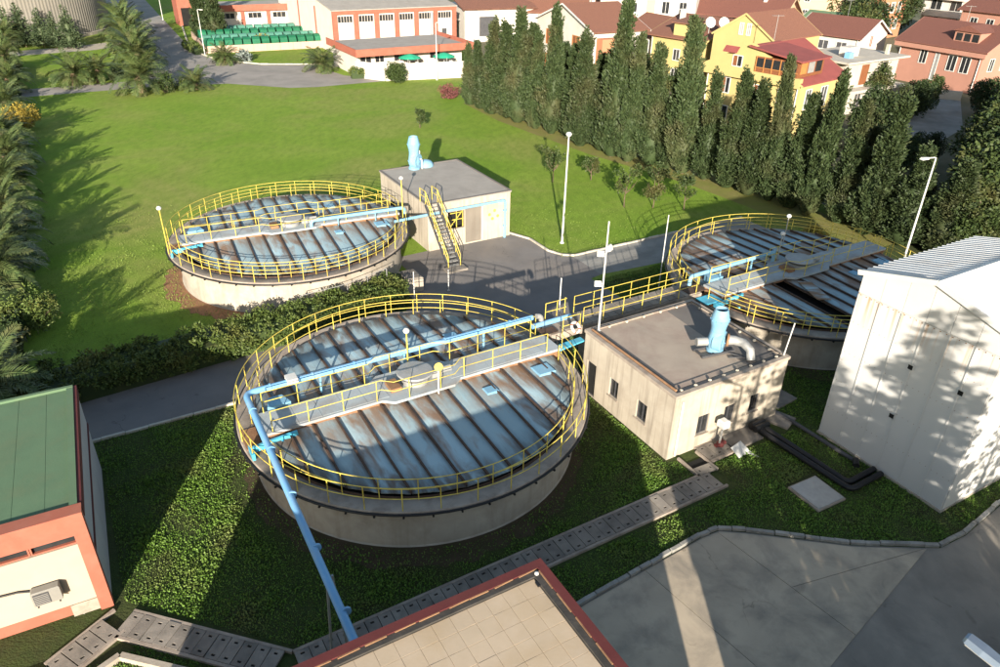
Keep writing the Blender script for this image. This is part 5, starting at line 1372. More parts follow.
# broadleaf trees on the right
BR = [blob_mesh(40 + i, crown_clumps(40 + i, 3.0, 6.4, 1.0, 85, .85), .30, 105, LEAF_DARK if i % 2 else LEAF_BROAD) for i in range(4)]
BTR = trunk_mesh(6.0, .22, .08, 9, 6, 2.2)
def broad(label, loc, k, i, group='broadleaf trees on the right'):
    o = thing('broadleaf_tree', label, 'tree', loc, rng.uniform(0, 6.28), group)
    piece('crown', BR[i % 4], o, (0, 0, 0), (0, 0, 0), (k * rng.uniform(.9, 1.1), k * rng.uniform(.9, 1.1), k))
    piece('trunk', BTR, o, (0, 0, 0), (0, 0, 0), (k, k, k))
bl = [((36.5, 52.5), 1.0, 'dark broadleaf tree directly behind the white metal shed roof'), ((41.5, 58.5), 1.15, 'large broadleaf tree right of the arm street lamp'), ((46.0, 52.5), 1.0, 'dark leafy tree at the right edge above the shed'), ((38.0, 69.5), .5, 'broadleaf tree left of the paved court'), ((49.0, 66.0), 1.1, 'tall broadleaf tree at the right edge below the paved court'), ((53.0, 61.5), 1.1, 'broadleaf tree in the far right corner of the thicket'), ((46.5, 97.5), .8, 'round tree between the unfinished house and the pink house'), ((50.5, 93.0), .62, 'dense tree below the left half of the pink house'), ((54.0, 97.0), .6, 'bushy tree in front of the pink house door'), ((60.5, 96.0), .6, 'tree under the arched windows of the pink house'), ((67.5, 93.0), .7, 'tree at the right edge in front of the pink house'), ((56.0, 75.5), 1.15, 'tree right of the paved court'), ((62.5, 84.0), 1.05, 'tree at the right edge above the paved court'), ((64.0, 142.0), 1.3, 'dark tree behind the pink house roof'), ((71.0, 165.0), 1.5, 'tree between the orange block and the far balcony house'), ((82.0, 170.0), 1.6, 'tree at the top right beside the far balcony house'), ((17.5, 92.5), .9, 'dark tree against the white wall of the terracotta house'), ((44.0, 120.0), .9, 'dark tree between the far roofs with the satellite dishes'), ((58.5, 133.0), 1.2, 'dark tree left of the pink house roof'), ((68.0, 78.0), 1.1, 'tree beyond the thicket at the right edge'), ((33.5, 49.5), .75, 'low dark tree at the end of the cypress row behind the shed'), ((43.0, 47.5), .95, 'dark tree at the right edge just above the shed ridge'), ((52.5, 55.0), 1.1, 'dark tree in the corner of the thicket at the right edge'), ((42.0, 73.0), .45, 'dark tree below the left end of the paved court'), ((53.5, 72.0), 1.1, 'dark tree at the right side of the paved court'), ((38.5, 77.0), .9, 'dark tree below the unfinished house'), ((44.5, 66.0), 1.05, 'dark tree right of the paved court at its near end'), ((51.5, 75.5), 1.15, 'dark tree right of the paved court at its middle'), ((41.0, 60.5), .95, 'dark tree low in the thicket above the shed roof'), ((58.0, 83.0), 1.1, 'dark tree right of the paved court at its far end'), ((48.5, 58.5), 1.05, 'dark tree at the right edge below the thicket'), ((59.0, 69.0), 1.2, 'big dark tree at the right edge above the thicket')]
for i, (p, k, lab) in enumerate(bl): broad(lab, (*p, 0), k, i)
# conifers by the silo
def spruce_mesh(seed, H, Rm, n=26, per=70, m=LEAF_SPRUCE, leaf=.34, core=.32):
    r = np.random.RandomState(seed); C = []; D = []
    for i in range(n):
        h = i / n; rad = Rm * (1 - h) ** .85 + .08
        for b in range(max(3, int(9 * (1 - h) + 3))):
            a = r.rand() * 6.283; ln = rad * (.75 + .35 * r.rand())
            kk_ = max(6, int(per * ln / Rm * .45))
            q = r.rand(kk_) ** .7
            d = np.array([math.cos(a), math.sin(a), -.12])
            p = np.array([0, 0, .5 + h * (H - .5)]) + d * (q * ln)[:, None]
            p += r.randn(kk_, 3) * [.09, .09, .05] * (1 + ln * .3); p[:, 2] += .10 * q * ln
            C.append(p); D.append(d + r.randn(kk_, 3) * .55)
    C = np.vstack(C); D = np.vstack(D); n_ = len(C)
    V = quads_from(C, D, r.randn(n_, 3), leaf * (.6 + .7 * r.rand(n_)), leaf * .45 * (.6 + .6 * r.rand(n_)))
    V, F = add_core(V, np.arange(4 * n_).reshape(-1, 4), [(Rm * core, .5), (Rm * core * .6, H * .5), (.03, H * .92)], 8)
    return np_mesh('crown', V, F, m)
SPR = [spruce_mesh(1, 6.5, 1.9), spruce_mesh(2, 6.5, 1.7)]
for i, (px_, py_, k, w) in enumerate(((-84.5, 132.5, 1.0, 'leftmost'), (-81.5, 131.8, 1.1, 'second from the left'), (-78.6, 132.2, .95, 'middle'), (-76.0, 131.5, .9, 'second from the right'), (-73.4, 131.4, 1.05, 'rightmost'))):
    o = thing('conifer', f'small conifer in front of the round silo, {w} of five', 'conifer', (px_, py_, 0), i * 1.3, 'conifers in front of the silo')
    piece('crown', SPR[i % 2], o, (0, 0, 0), (0, 0, 0), (k, k, k)); piece('trunk', CYP_TRUNK, o, (0, 0, 0), (0, 0, 0), (.8, .8, .7))
# tall dark cypresses by the far left block
for i, (s, t, k, lab) in enumerate(((13.6, 124, .95, 'dark cypress at the left corner of the orange edged block'), (16.0, 123, 1.0, 'dark cypress just right of the block corner'))):
    o = thing('cypress_tree', lab, 'cypress', W(s, t), i, 'cypresses at the far left block')
    piece('crown', CYP[i], o, (0, 0, 0), (0, 0, 0), (1.2, 1.2, k)); piece('trunk', CYP_TRUNK, o)
# trees and a low block standing right of the camera: they throw the dappled shade on the yard and the shed
SPB = [spruce_mesh(11, 12.0, 3.2, 26, 50, LEAF_DARK, .40, .08), spruce_mesh(12, 12.0, 3.4, 26, 50, LEAF_DARK, .40, .08), spruce_mesh(13, 12.0, 3.3, 36, 150, LEAF_DARK, .42, .3)]
for i, (px_, py_, k, w, lab) in enumerate(((17.3, 5.0, 1.2, .95, 'tall conifer whose shadow climbs the white shed wall'), (12.0, 3.0, 1.04, 1.3, 'conifer whose shadow falls on the middle pump room wall'), (22.5, 3.5, .95, 1.1, 'conifer shading the right end of the yard'), (14.6, 2.5, 1.02, 1.25, 'lower conifer between the two tall ones beside the yard'), (20.6, 2.0, .92, 1.2, 'lower conifer at the right side of the yard'), (27.5, 4.0, .85, 1.2, 'outermost conifer right of the yard'))):
    o = thing('conifer', lab, 'conifer', (px_, py_, 0), i * 1.7, 'conifers beside the yard')
    piece('crown', SPB[2 if i in (0, 3) else i % 2], o, (0, 0, 0), (0, 0, 0), (w, w, k)); piece('trunk', CYP_TRUNK, o, (0, 0, 0), (0, 0, 0), (1.5, 1.5, 1.2))
gh = thing('shade_block', 'unseen flat roofed block added to shade the yard right of the tiled roof', 'building', (9.55, 4.2, 0), 0)  # unseen block, added to throw the straight shadow edge on the yard
MB().box(-2.0, 2.0, -2.5, 2.5, 0, 5.0).build('wall', CREAM, gh); MB().box(-2.1, 2.1, -2.6, 2.6, 5.002, 5.25).build('roof', ROOFGREY, gh)
MB().box(-.5, .5, 2.502, 2.55, 0.05, 2.1).build('door', WOOD, gh)
# ------------------------------------------------------------------ background buildings
def fwin(parent, origin, rz, x0, x1, z0, z1, fm=WHITE, gm=GLASS, mull=1, fw=.09, name='window', shutter=None):
    # window standing 6 cm proud: frame bars round a set-back pane
    p = MB().box(x0, x1, -.012, -.003, z0, z1).build(name, gm, parent); place(p, origin, rz)
    f = MB()
    f.box(x0 - fw, x0, -.07, -.002, z0 - fw, z1 + fw); f.box(x1, x1 + fw, -.07, -.002, z0 - fw, z1 + fw)
    f.box(x0, x1, -.07, -.002, z0 - fw, z0); f.box(x0, x1, -.07, -.002, z1, z1 + fw)
    for k in range(mull):
        xm = x0 + (x1 - x0) * (k + 1) / (mull + 1); f.box(xm - .03, xm + .03, -.05, -.013, z0, z1)
    f.build('frame', fm, p)
    if shutter: MB().box(x0 + .02, x0 + (x1 - x0) * shutter[1], -.045, -.014, z0 + .02, z1 - .02).build('shutter', shutter[0], p)
    return p
def house(name, label, o, ang, Lx, D, hw, rise=2.0, ridge='x', ov=.4, wall=HWHITE, roof=ROOFTERRA, wins=(), group='houses behind the cypress row', z0=0.0, cat='house', flat=False, chimney=None):
    t = thing(name, label, cat, (o[0], o[1], 0), ang, group)
    mb = MB().box(0, Lx, 0, D, 0, hw)
    if not flat:
        if ridge == 'x': mb.add([(0, 0, hw), (0, D, hw), (0, D / 2, hw + rise), (Lx, 0, hw), (Lx, D, hw), (Lx, D / 2, hw + rise)], [(0, 2, 1), (3, 4, 5)])
        else: mb.add([(0, 0, hw), (Lx, 0, hw), (Lx / 2, 0, hw + rise), (0, D, hw), (Lx, D, hw), (Lx / 2, D, hw + rise)], [(0, 1, 2), (3, 5, 4)])
    mb.build('wall', wall, t)
    if flat:
        ro = MB().box(-ov, Lx + ov, -ov, D + ov, hw + .002, hw + .22).build('roof', roof, t)
    else:
        th = .14
        rb = MB()
        half = (D if ridge == 'x' else Lx) / 2; k = rise / half; e = ov
        for sg in (-1, 1):
            if ridge == 'x':
                ye = D / 2 + sg * (half + e); ze = hw - e * k + .02; zr = hw + rise + .02
                A = [(-ov, ye, ze), (Lx + ov, ye, ze), (Lx + ov, D / 2, zr), (-ov, D / 2, zr)]
            else:
                xe = Lx / 2 + sg * (half + e); ze = hw - e * k + .02; zr = hw + rise + .02
                A = [(xe, -ov, ze), (xe, D + ov, ze), (Lx / 2, D + ov, zr), (Lx / 2, -ov, zr)]
            B = [(p[0], p[1], p[2] + th) for p in A]
            if (sg > 0) == (ridge == 'x'): A, B = A[::-1], B[::-1]
            rb.add(A + B, [(0, 3, 2, 1), (4, 5, 6, 7), (0, 1, 5, 4), (1, 2, 6, 5), (2, 3, 7, 6), (3, 0, 4, 7)])
        ro = rb.build('roof', roof, t)
        # white verge boards
        vb = MB()
        if ridge == 'y':
            for y in (-ov - .03, D + ov + .03):
                vb.bar((-e, y, hw - e * k + .03), (Lx / 2, y, hw + rise + .05), .06, .22); vb.bar((Lx / 2, y, hw + rise + .05), (Lx + e, y, hw - e * k + .03), .06, .22)
        else:
            for x in (-ov - .03, Lx + ov + .03):
                vb.bar((x, -e, hw - e * k + .03), (x, D / 2, hw + rise + .05), .06, .22); vb.bar((x, D / 2, hw + rise + .05), (x, D + e, hw - e * k + .03), .06, .22)
        vb.build('verge_board', wall if wall is not HWHITE else WHITE, ro)
    if chimney:
        for cx, cy in chimney: 
            c = MB().box(cx - .3, cx + .3, cy - .3, cy + .3, hw, hw + rise + .9); c.box(cx - .38, cx + .38, cy - .38, cy + .38, hw + rise + .902, hw + rise + 1.02); c.build('chimney', HWHITE, ro)
    fr = {'front': ((0, 0, 0), 0), 'right': ((Lx, 0, 0), R(90)), 'back': ((Lx, D, 0), R(180)), 'left': ((0, D, 0), R(-90))}
    for w in wins:
        face, x0, x1, a, b = w[:5]; kw = w[5] if len(w) > 5 else {}
        fwin(t, *fr[face], x0, x1, a, b, **kw)
    return t
SB = dict(shutter=(WOOD, .5), fm=WHITE); DB = dict(fm=WHITE, gm=WOOD, mull=0)
def grid(face, xs, zs, w, h, **kw): return [(face, x, x + w, z, z + h, kw) for x in xs for z in zs]

wh = house('white_house', 'white gabled house with terracotta roof rising behind the left cypresses', (4.6, 119.5), R(-62), 15.5, 8.5, 7.6, 2.7, 'y', .5, HWHITE, ROOFTERRA, grid('front', (3.0, 10.2), (4.6, 1.2), 1.7, 1.9, gm=WOOD, fm=WOODLT) + grid('right', (3, 8), (4.6, 1.2), 1.2, 1.5), chimney=((4, 7),))
MB().box(15.5, 16.9, .4, 4.0, 0, 6.8).build('balcony_stack', HORANGE, wh)
wh2 = house('terracotta_house', 'low house with terracotta roof between the white house and the white block', (18.0, 121.0), R(-60), 8, 9, 6.0, 2.2, 'x', .5, HWHITE, ROOFTERRA, grid('front', (2, 5), (3.8,), 1.0, 1.3))

yh = house('yellow_house', 'yellow two storey house with red roofs behind the middle cypresses', (23.4, 89.3), R(-49), 11.8, 9.2, 6.2, 3.0, 'y', .45, HYELLOW, ROOFRED,
           [('front', 2.2, 3.2, 3.9, 5.5, SB), ('front', 6.4, 7.3, 3.7, 5.3, SB), ('front', 9.4, 10.3, 3.6, 5.3, SB), ('front', 2.0, 3.4, .6, 2.4, dict(gm=GLASS, fm=WHITE)), ('front', 6.2, 7.4, .5, 2.4, SB), ('right', 1.4, 2.4, 3.4, 5.4, dict(gm=STEEL_DK, fm=WHITE)), ('right', 4.6, 5.8, 3.4, 5.4, dict(gm=STEEL_DK, fm=WHITE)), ('right', 1.4, 2.4, .4, 2.3, {}), ('right', 4.6, 5.8, .4, 2.3, {})])
# projecting storey band, small window and canopy, roof terrace with wooden front, raised red roof
MB().box(-.5, 11.9, -.55, .0, 5.75, 6.75).build('balcony_parapet', HYELLOW, yh)
MB().add([(-.5, -.5, 6.74), (11.2, -.5, 6.74), (5.6, -.5, 9.55), (-.5, -.05, 6.74), (11.2, -.05, 6.74), (5.6, -.05, 9.55)], [(0, 1, 2), (3, 5, 4), (0, 2, 5, 3), (1, 4, 5, 2)]).build('gable_front', HYELLOW, yh)
fwin(yh, (0, -.5, 0), 0, 3.5, 4.6, 7.0, 8.05, fm=WHITE, shutter=(WOOD, .5))
MB().hexa([(2.3, -1.0, 8.35), (4.1, -1.0, 8.35), (4.1, -.5, 8.9), (2.3, -.5, 8.9), (2.3, -1.0, 8.43), (4.1, -1.0, 8.43), (4.1, -.5, 8.98), (2.3, -.5, 8.98)]).build('canopy', ROOFRED, yh)
tm_ = MB(); tm_.box(6.3, 11.4, -.56, 4.6, 6.76, 8.35); tm_.build('terrace_room', WOOD, yh)
for i in range(5):
    x0 = 6.5 + i * .98; MB().box(x0, x0 + .8, -.60, -.565, 7.25, 8.2).build('terrace_glazing', GLASS, yh)
    MB().box(x0 - .12, x0 - .02, -.64, -.562, 6.8, 8.34).build('terrace_post', WOODLT, yh)
for i in range(3): MB().box(11.402, 11.43, .0 + i * 1.5, 1.2 + i * 1.5, 7.1, 8.2).build('terrace_glazing', (WOODLT, STEEL, GLASS)[i], yh)
MB().box(6.35, 11.45, -.66, -.602, 7.2, 7.28).build('terrace_rail', WOODLT, yh)
MB().hexa([(5.4, -.9, 9.2), (11.9, -.9, 8.36), (11.9, 5.2, 8.36), (5.4, 5.2, 9.2), (5.4, -.9, 9.36), (11.9, -.9, 8.52), (11.9, 5.2, 8.52), (5.4, 5.2, 9.36)]).build('terrace_roof', ROOFRED, yh)
yb = house('yellow_gable_house', 'pale yellow gabled house with two narrow attic windows behind the yellow house', (27.5, 104.5), R(-49), 9, 11, 8.0, 2.7, 'y', .2, HYELLOW, ROOFTERRA, grid('front', (3.8, 4.9), (8.3,), .45, 1.3, gm=STEEL))
oh = house('orange_roof_house', 'house with an orange tiled roof and satellite dishes left of the yellow house', (21.0, 113.5), R(-49), 9, 14, 6.6, 2.2, 'x', .6, HYELLOW, ROOFTERRA, grid('front', (1.5, 4.2), (3.6, 1.0), 1.0, 1.4) + grid('right', (2,), (3.6,), 1.0, 1.4), chimney=((2.0, 4.0),))
MB().box(3.6, 6.4, .2, 3.4, 6.6, 8.4).build('dormer', HYELLOW, oh); MB().hexa([(3.3, -.2, 8.42), (6.7, -.2, 8.42), (6.7, 4.2, 8.9), (3.3, 4.2, 8.9), (3.3, -.2, 8.55), (6.7, -.2, 8.55), (6.7, 4.2, 9.03), (3.3, 4.2, 9.03)]).build('dormer_roof', ROOFTERRA, oh)
def dish(label, loc, aim, k=1.0):
    t = thing('satellite_dish', label, 'satellite dish', loc, aim, 'satellite dishes on the roofs'); t.scale = (k, k, k)
    o = MB().lathe([(.02, 0), (.3, .04), (.55, .14), (.70, .24)], 18, cap=False).build('dish', WHITE, t, True); o.rotation_euler = (R(68), 0, 0); o.location = (0, 0, .8)
    MB().tube([(0, 0, -.5), (0, 0, .8)], .05, 6).build('mast', STEEL, t, True); MB().tube([(0, -.1, .6), (0, -.75, .85)], .03, 6).build('feed_arm', STEEL, t, True)
dish('left one of two white satellite dishes on the orange tiled roof', (27.2, 106.2, 8.2), R(10))
dish('right one of two white satellite dishes on the orange tiled roof', (28.8, 105.4, 8.3), R(5))
dish('white satellite dish above the red roofed yellow house', (40.6, 108.5, 7.3), R(15), 1.3)
hb_ = house('red_roof_house', 'cream house with a long brown red roof above the unfinished house', (47.5, 129.0), R(-49), 10.5, 9.0, 5.6, 2.2, 'x', .6, HWHITE, ROOFBRICK, grid('front', (4.0, 7.0), (3.4,), 1.6, 1.2, gm=STEEL_DK) + grid('right', (3.4,), (4.0,), .9, 1.6, gm=WOOD))
ug = house('unfinished_house', 'grey unfinished concrete house with flat roof right of the yellow house', (41.0, 93.2), R(33), 10.8, 7.0, 6.3, wall=HGREY, roof=HGREY, flat=True, ov=.9, wins=[('front', 3.2, 4.8, 3.5, 5.9, dict(gm=WOOD, mull=0, fm=HGREY)), ('front', 7.4, 8.4, 3.5, 5.9, dict(gm=STEEL_DK, mull=0, fm=HGREY)), ('front', 3.2, 4.4, .4, 2.6, dict(gm=STEEL_DK, fm=HGREY)), ('front', 7.0, 8.2, .4, 2.6, dict(gm=STEEL_DK, fm=HGREY))])
MB().box(-.3, 11.2, -1.5, -.002, 2.9, 3.25).build('balcony_slab', HGREY, ug)
MB().box(3.0, 5.0, 2.0, 3.4, 6.525, 7.6).build('roof_tank', HWHITE, ug); MB().box(2.0, 2.9, 1.2, 1.9, 6.525, 7.2).build('blue_tank', BLUE, ug); MB().box(9.6, 10.0, 1.0, 1.4, 6.525, 7.7).build('chimney', HGREY, ug)
ph = house('pink_house', 'salmon pink house with brown tiled roof, dormer and arched windows', (60.0, 119.5), R(-60), 12.8, 10.5, 5.9, 2.6, 'x', .7, HPINK, ROOFBRICK, [('front', 3.6, 4.6, 3.0, 4.8, {}), ('front', 6.0, 6.5, 1.0, 4.6, dict(gm=STEEL, mull=0)), ('front', 8.0, 9.2, 2.6, 4.6, {}), ('front', 10.0, 11.2, 2.6, 4.6, {}), ('right', 2.0, 3.0, 3.0, 4.6, {}), ('right', 5.0, 6.0, 3.0, 4.6, {})])
MB().box(-.6, 13.4, -.65, -.002, 4.9, 5.5).build('eave_band', HPINK, ph)
for x in (8.0, 10.0):
    a_ = MB(); a_.prism([(x - .1 + .7 + .72 * math.cos(q), .0 + .72 * math.sin(q)) for q in [math.pi * j / 10 for j in range(11)]], 0, .05); o = a_.build('arch_head', HWHITE, ph); o.rotation_euler = (R(90), 0, 0); o.location = (0, -.02, 4.65)
MB().box(7.3, 11.0, .9, 4.0, 6.2, 7.9).build('dormer', HPINK, ph)
MB().add([(7.0, .6, 7.85), (9.15, .6, 8.7), (11.3, .6, 7.85), (7.0, 5.0, 7.85), (9.15, 5.0, 8.7), (11.3, 5.0, 7.85)], [(0, 1, 4, 3), (1, 2, 5, 4), (0, 2, 1)]).build('dormer_roof', ROOFBRICK, ph)
for x in (7.6, 8.8, 10.0): MB().box(x, x + .9, .86, .895, 6.6, 7.6).build('dormer_window', GLASS, ph)
wb_ = house('white_apartment_block', 'tall white apartment block with plain windows at the top middle', (17.0, 146.0), R(-18), 17, 12, 17, wall=HWHITE, roof=HGREY, flat=True, ov=.2, cat='apartment block', wins=grid('front', (1.6, 5.6), (3, 6.2, 9.4, 12.6), 1.1, 1.5) + grid('front', (11.2, 14.2), (3, 6.2, 9.4, 12.6), 1.2, 1.9))
MB().box(8.4, 9.9, -.05, -.002, 0, 16.9).build('painted_stripe', HPEACH, wb_)
pt = house('peach_apartment_block', 'pale peach apartment block with a blank wall at the top right', (61.0, 168.0), R(-22), 14, 14, 19, wall=HPEACH, roof=HGREY, flat=True, ov=.2, cat='apartment block', wins=grid('front', (1.0,), (3, 6.4, 9.8, 13), .9, 1.8))
ob = house('orange_apartment_block', 'orange apartment block with white framed windows beside the peach one', (75.5, 161.5), R(40), 10, 12, 18, wall=HORANGE, roof=HGREY, flat=True, ov=.2, cat='apartment block', wins=grid('front', (1.0, 3.8, 6.6), (1.8, 5.0, 8.2, 11.4, 14.6), 1.2, 1.7, fw=.22))
rb_ = house('brown_roof_house', 'house with brown red hipped roof and glazed attic at the top behind the yellow houses', (34.0, 144.0), R(-35), 15, 11, 6.5, 2.8, 'x', .8, HPEACH, ROOFBRICK, grid('front', (2, 4, 6, 8), (4.8,), 1.6, 1.2), chimney=((11, 4), (4, 5)))
gr = house('green_roof_house', 'small house with a green pitched roof between the far roofs', (52.0, 142.0), R(-49), 7, 8, 5.0, 2.0, 'x', .4, HWHITE, GREENROOF, grid('front', (2,), (2.5,), 1.0, 1.2))
cw = house('brown_panel_block', 'far block with brown panels and balconies left of the peach block', (50.5, 178.0), R(-25), 11, 10, 16, wall=HWHITE, roof=HGREY, flat=True, ov=.2, cat='apartment block', wins=grid('front', (7.2,), (2, 5.2, 8.4, 11.6), 2.6, 2.0, gm=STEEL_DK))
MB().box(3.9, 5.6, -.06, -.002, 0, 15.9).build('brown_panel', WOOD, cw)
for z in (4.6, 7.8, 11.0): MB().box(-.6, 3.6, -1.2, -.003, z, z + .9).build('balcony', HWHITE, cw)
ch = house('cream_house', 'cream house with brown roof at the right edge beyond the pink house', (72.0, 118.5), R(-60), 9, 10, 6.2, 2.4, 'x', .6, HYELLOW, ROOFBRICK, grid('front', (2.0, 5.0), (3.4,), 1.0, 1.5) + grid('right', (2.0,), (3.4,), 1.0, 1.5))
bh = house('balcony_house', 'far pale house with blue balconies at the top right corner', (88.0, 170.0), R(-55), 9, 10, 12, 2.0, 'x', .5, HWHITE, ROOFBRICK, grid('front', (1.5, 5.5), (2.2, 5.4, 8.6), 2.2, 1.8))
for z in (4.2, 7.4, 10.4): MB().box(.5, 8.5, -1.2, -.003, z, z + .9).build('balcony', HWHITE, bh)
ph2 = house('far_pink_house', 'pink house with brown roof at the top right edge', (84.0, 148.0), R(-60), 12, 11, 7.5, 2.6, 'x', .6, HPINK, ROOFBRICK, grid('front', (2.0, 5.0, 8.0), (4.6, 1.6), 1.2, 1.6))
ts = house('top_red_house', 'white building with an orange roof strip at the top left of the white house', (4.0, 152.0), R(-10), 16, 10, 5.2, 2.2, 'x', .8, HWHITE, ROOFTERRA, grid('front', (2, 4.6, 7.2, 9.8), (3.4,), 1.8, 1.2))
def aerial(label, loc, k=1.0):
    t = thing('roof_aerial', label, 'aerial', loc, rng.uniform(0, 3), 'aerials on the far roofs'); t.scale = (k, k, k)
    MB().tube([(0, 0, -.4), (0, 0, 2.4)], .03, 5).build('mast', STEEL, t, True)
    bm_ = MB().bar((-.7, 0, 2.3), (.7, 0, 2.3), .03)
    for i_ in range(6): bm_.bar((-.65 + i_ * .26, -.35 + .03 * i_, 2.32), (-.65 + i_ * .26, .35 - .03 * i_, 2.32), .02)
    bm_.build('dipoles', STEEL, t)
for lab, lc in (('aerial on the white gabled house', (12.5, 118.0, 10.0)), ('aerial on the yellow house ridge', (31.5, 92.5, 9.2)), ('aerial on the cream house with the long roof', (55.5, 130.0, 7.7)), ('aerial on the pink house ridge', (67.5, 117.0, 8.4)), ('aerial on the brown roofed house at the top', (42.0, 147.0, 9.2))): aerial(lab, lc)
for hs_, Lx_, hw_ in ((yh, 11.8, 6.2), (hb_, 10.5, 5.6), (ph, 12.8, 5.9), (oh, 9, 6.6), (ch, 9, 6.2), (wh2, 8, 6.0), (rb_, 15, 6.5)):
    for x_ in (.25, Lx_ - .25): MB().tube([(x_, -.12, .1), (x_, -.12, hw_ - .4)], .06, 6).build('downpipe', WHITE, hs_, True)
# paved court between the trees
pc = MB().prism([(47.0, 80.5), (54.5, 88.5), (62.5, 104.0), (56.0, 106.5), (48.2, 90.5), (44.6, 84.5)], .0, .03).build('paved_court', CONC_ROAD); pc['kind'] = 'structure'
cwl = thing('court_wall', 'low pale wall around the paved court among the trees', 'wall', (0, 0, 0), 0)
MB().bar((44.4, 84.6, .6), (48.0, 90.7, .6), .25, 1.2).build('wall_run', HGREY, cwl); MB().bar((48.05, 90.8, .6), (55.9, 106.7, .6), .25, 1.2).build('wall_run', HGREY, cwl); MB().bar((56.2, 106.8, .6), (62.6, 104.3, .6), .25, 1.2).build('wall_run', HGREY, cwl)

# industrial hall, annex, terrace (site grid)
ind = thing('factory_hall', 'white factory hall with orange pillars and a grey roof at the top middle', 'factory', W(31.0, 101), PH)
HL, HD, HH = 22.0, 34.0, 6.7
MB().box(0, HL, .06, HD, 0, HH).build('wall', HWHITE, ind)
for i in range(7):
    x = i * HL / 6; MB().box(x - .38, x + .38, -.22, .058, 0, HH).build('pillar', ORANGE, ind)
MB().box(-.4, HL + .4, -.26, .055, HH - .5, HH + .05).build('fascia', ORANGE, ind)
for i in range(6):
    x0 = i * HL / 6 + .6; wdt = HL / 6 - 1.2
    p = MB().box(x0, x0 + wdt, .03, .055, HH - 1.75, HH - .8).build('strip_window', GLASS, ind)
    f = MB()
    for k in range(1, 5): f.box(x0 + wdt * k / 5 - .035, x0 + wdt * k / 5 + .035, -.01, .028, HH - 1.75, HH - .8)
    f.build('mullion', HWHITE, p)
MB().hexa([(-.5, -.4, HH + .06), (HL + .5, -.4, HH + .06), (HL + .5, HD / 2, HH + 2.3), (-.5, HD / 2, HH + 2.3), (-.5, -.4, HH + .22), (HL + .5, -.4, HH + .22), (HL + .5, HD / 2, HH + 2.46), (-.5, HD / 2, HH + 2.46)]).build('roof', ROOFGREY, ind)
MB().hexa([(-.5, HD / 2, HH + 2.3), (HL + .5, HD / 2, HH + 2.3), (HL + .5, HD + .4, HH + .06), (-.5, HD + .4, HH + .06), (-.5, HD / 2, HH + 2.46), (HL + .5, HD / 2, HH + 2.46), (HL + .5, HD + .4, HH + .22), (-.5, HD + .4, HH + .22)]).build('roof', ROOFGREY, ind)
MB().add([(0, .06, HH), (0, HD, HH), (0, HD / 2, HH + 2.25), (HL, .06, HH), (HL, HD, HH), (HL, HD / 2, HH + 2.25)], [(0, 2, 1), (3, 4, 5)]).build('gable', HWHITE, ind)
for y in (.5, 10, 20): MB().box(-.12, -.002, y, y + .5, 0, HH - .1).build('pillar', ORANGE, ind)
for x, z in ((14.3, 2.2), (13.9, 1.0)): MB().box(x, x + .8, -.02, .058, z, z + 1.3).build('door', STEEL_DK, ind)
MB().box(19.6, 20.5, -.02, .057, 1.2, 3.2).build('door', STEEL_DK, ind); MB().tube([(17.6, -.2, .5), (17.6, -.2, 5.9)], .28, 10).build('silver_duct', STEEL, ind, True)
an = thing('annex', 'low flat grey roofed annex with a broad orange fascia in front of the factory hall', 'building', W(26.6, 79.2), PH)
AL, AD = 18.6, 9.0
MB().box(.8, AL - .8, 2.2, AD + 4, 0, 3.2).build('wall', HWHITE, an)
MB().hexa([(0, 0, 3.2), (AL, 0, 3.2), (AL, AD + 4, 3.2), (0, AD + 4, 3.2), (0, 0, 3.6), (AL, 0, 3.6), (AL, AD + 4, 3.6), (0, AD + 4, 3.6)]).build('roof', ROOFGREY, an)
fc = MB(); fc.box(-.15, AL + .15, -.15, -.002, 3.15, 4.15); fc.box(-.15, -.002, 0, AD + 4, 3.15, 4.15); fc.box(AL + .002, AL + .15, 0, AD + 4, 3.15, 4.15); fc.build('fascia', ORANGE, an)
for x0, x1 in ((1.3, 2.9), (3.6, 4.9), (6.6, 8.2), (12.4, 14.0)):
    p = MB().box(x0, x1, 2.17, 2.197, 1.9, 2.75).build('window', GLASS, an); MB().box((x0 + x1) / 2 - .05, (x0 + x1) / 2 + .05, 2.14, 2.168, 1.9, 2.75).build('mullion', HWHITE, p)
tw = thing('terrace_wall', 'long white parapet wall of the terrace in front of the annex', 'wall', W(0, 0), PH)
MB().bar((30.0, 77.2, 1.15), (43.2, 74.6, 1.15), .25, 2.3).build('wall_run', HWHITE, tw); MB().bar((29.9, 77.25, 1.15), (27.2, 81.4, 1.15), .25, 2.3).build('wall_run', HWHITE, tw)
MB().prism([(30.1, 77.3), (43.3, 74.8), (45.0, 79.0), (27.6, 81.2)], 1.0, 1.2).build('terrace_floor', CONC_YARD, tw)
for i in range(9):
    a = .4 + i * 1.4; MB().box(30 + a, 30.08 + a, 77.05 - a * .197, 77.13 - a * .197, 2.3, 2.85).build('railing_post', STEEL, tw)
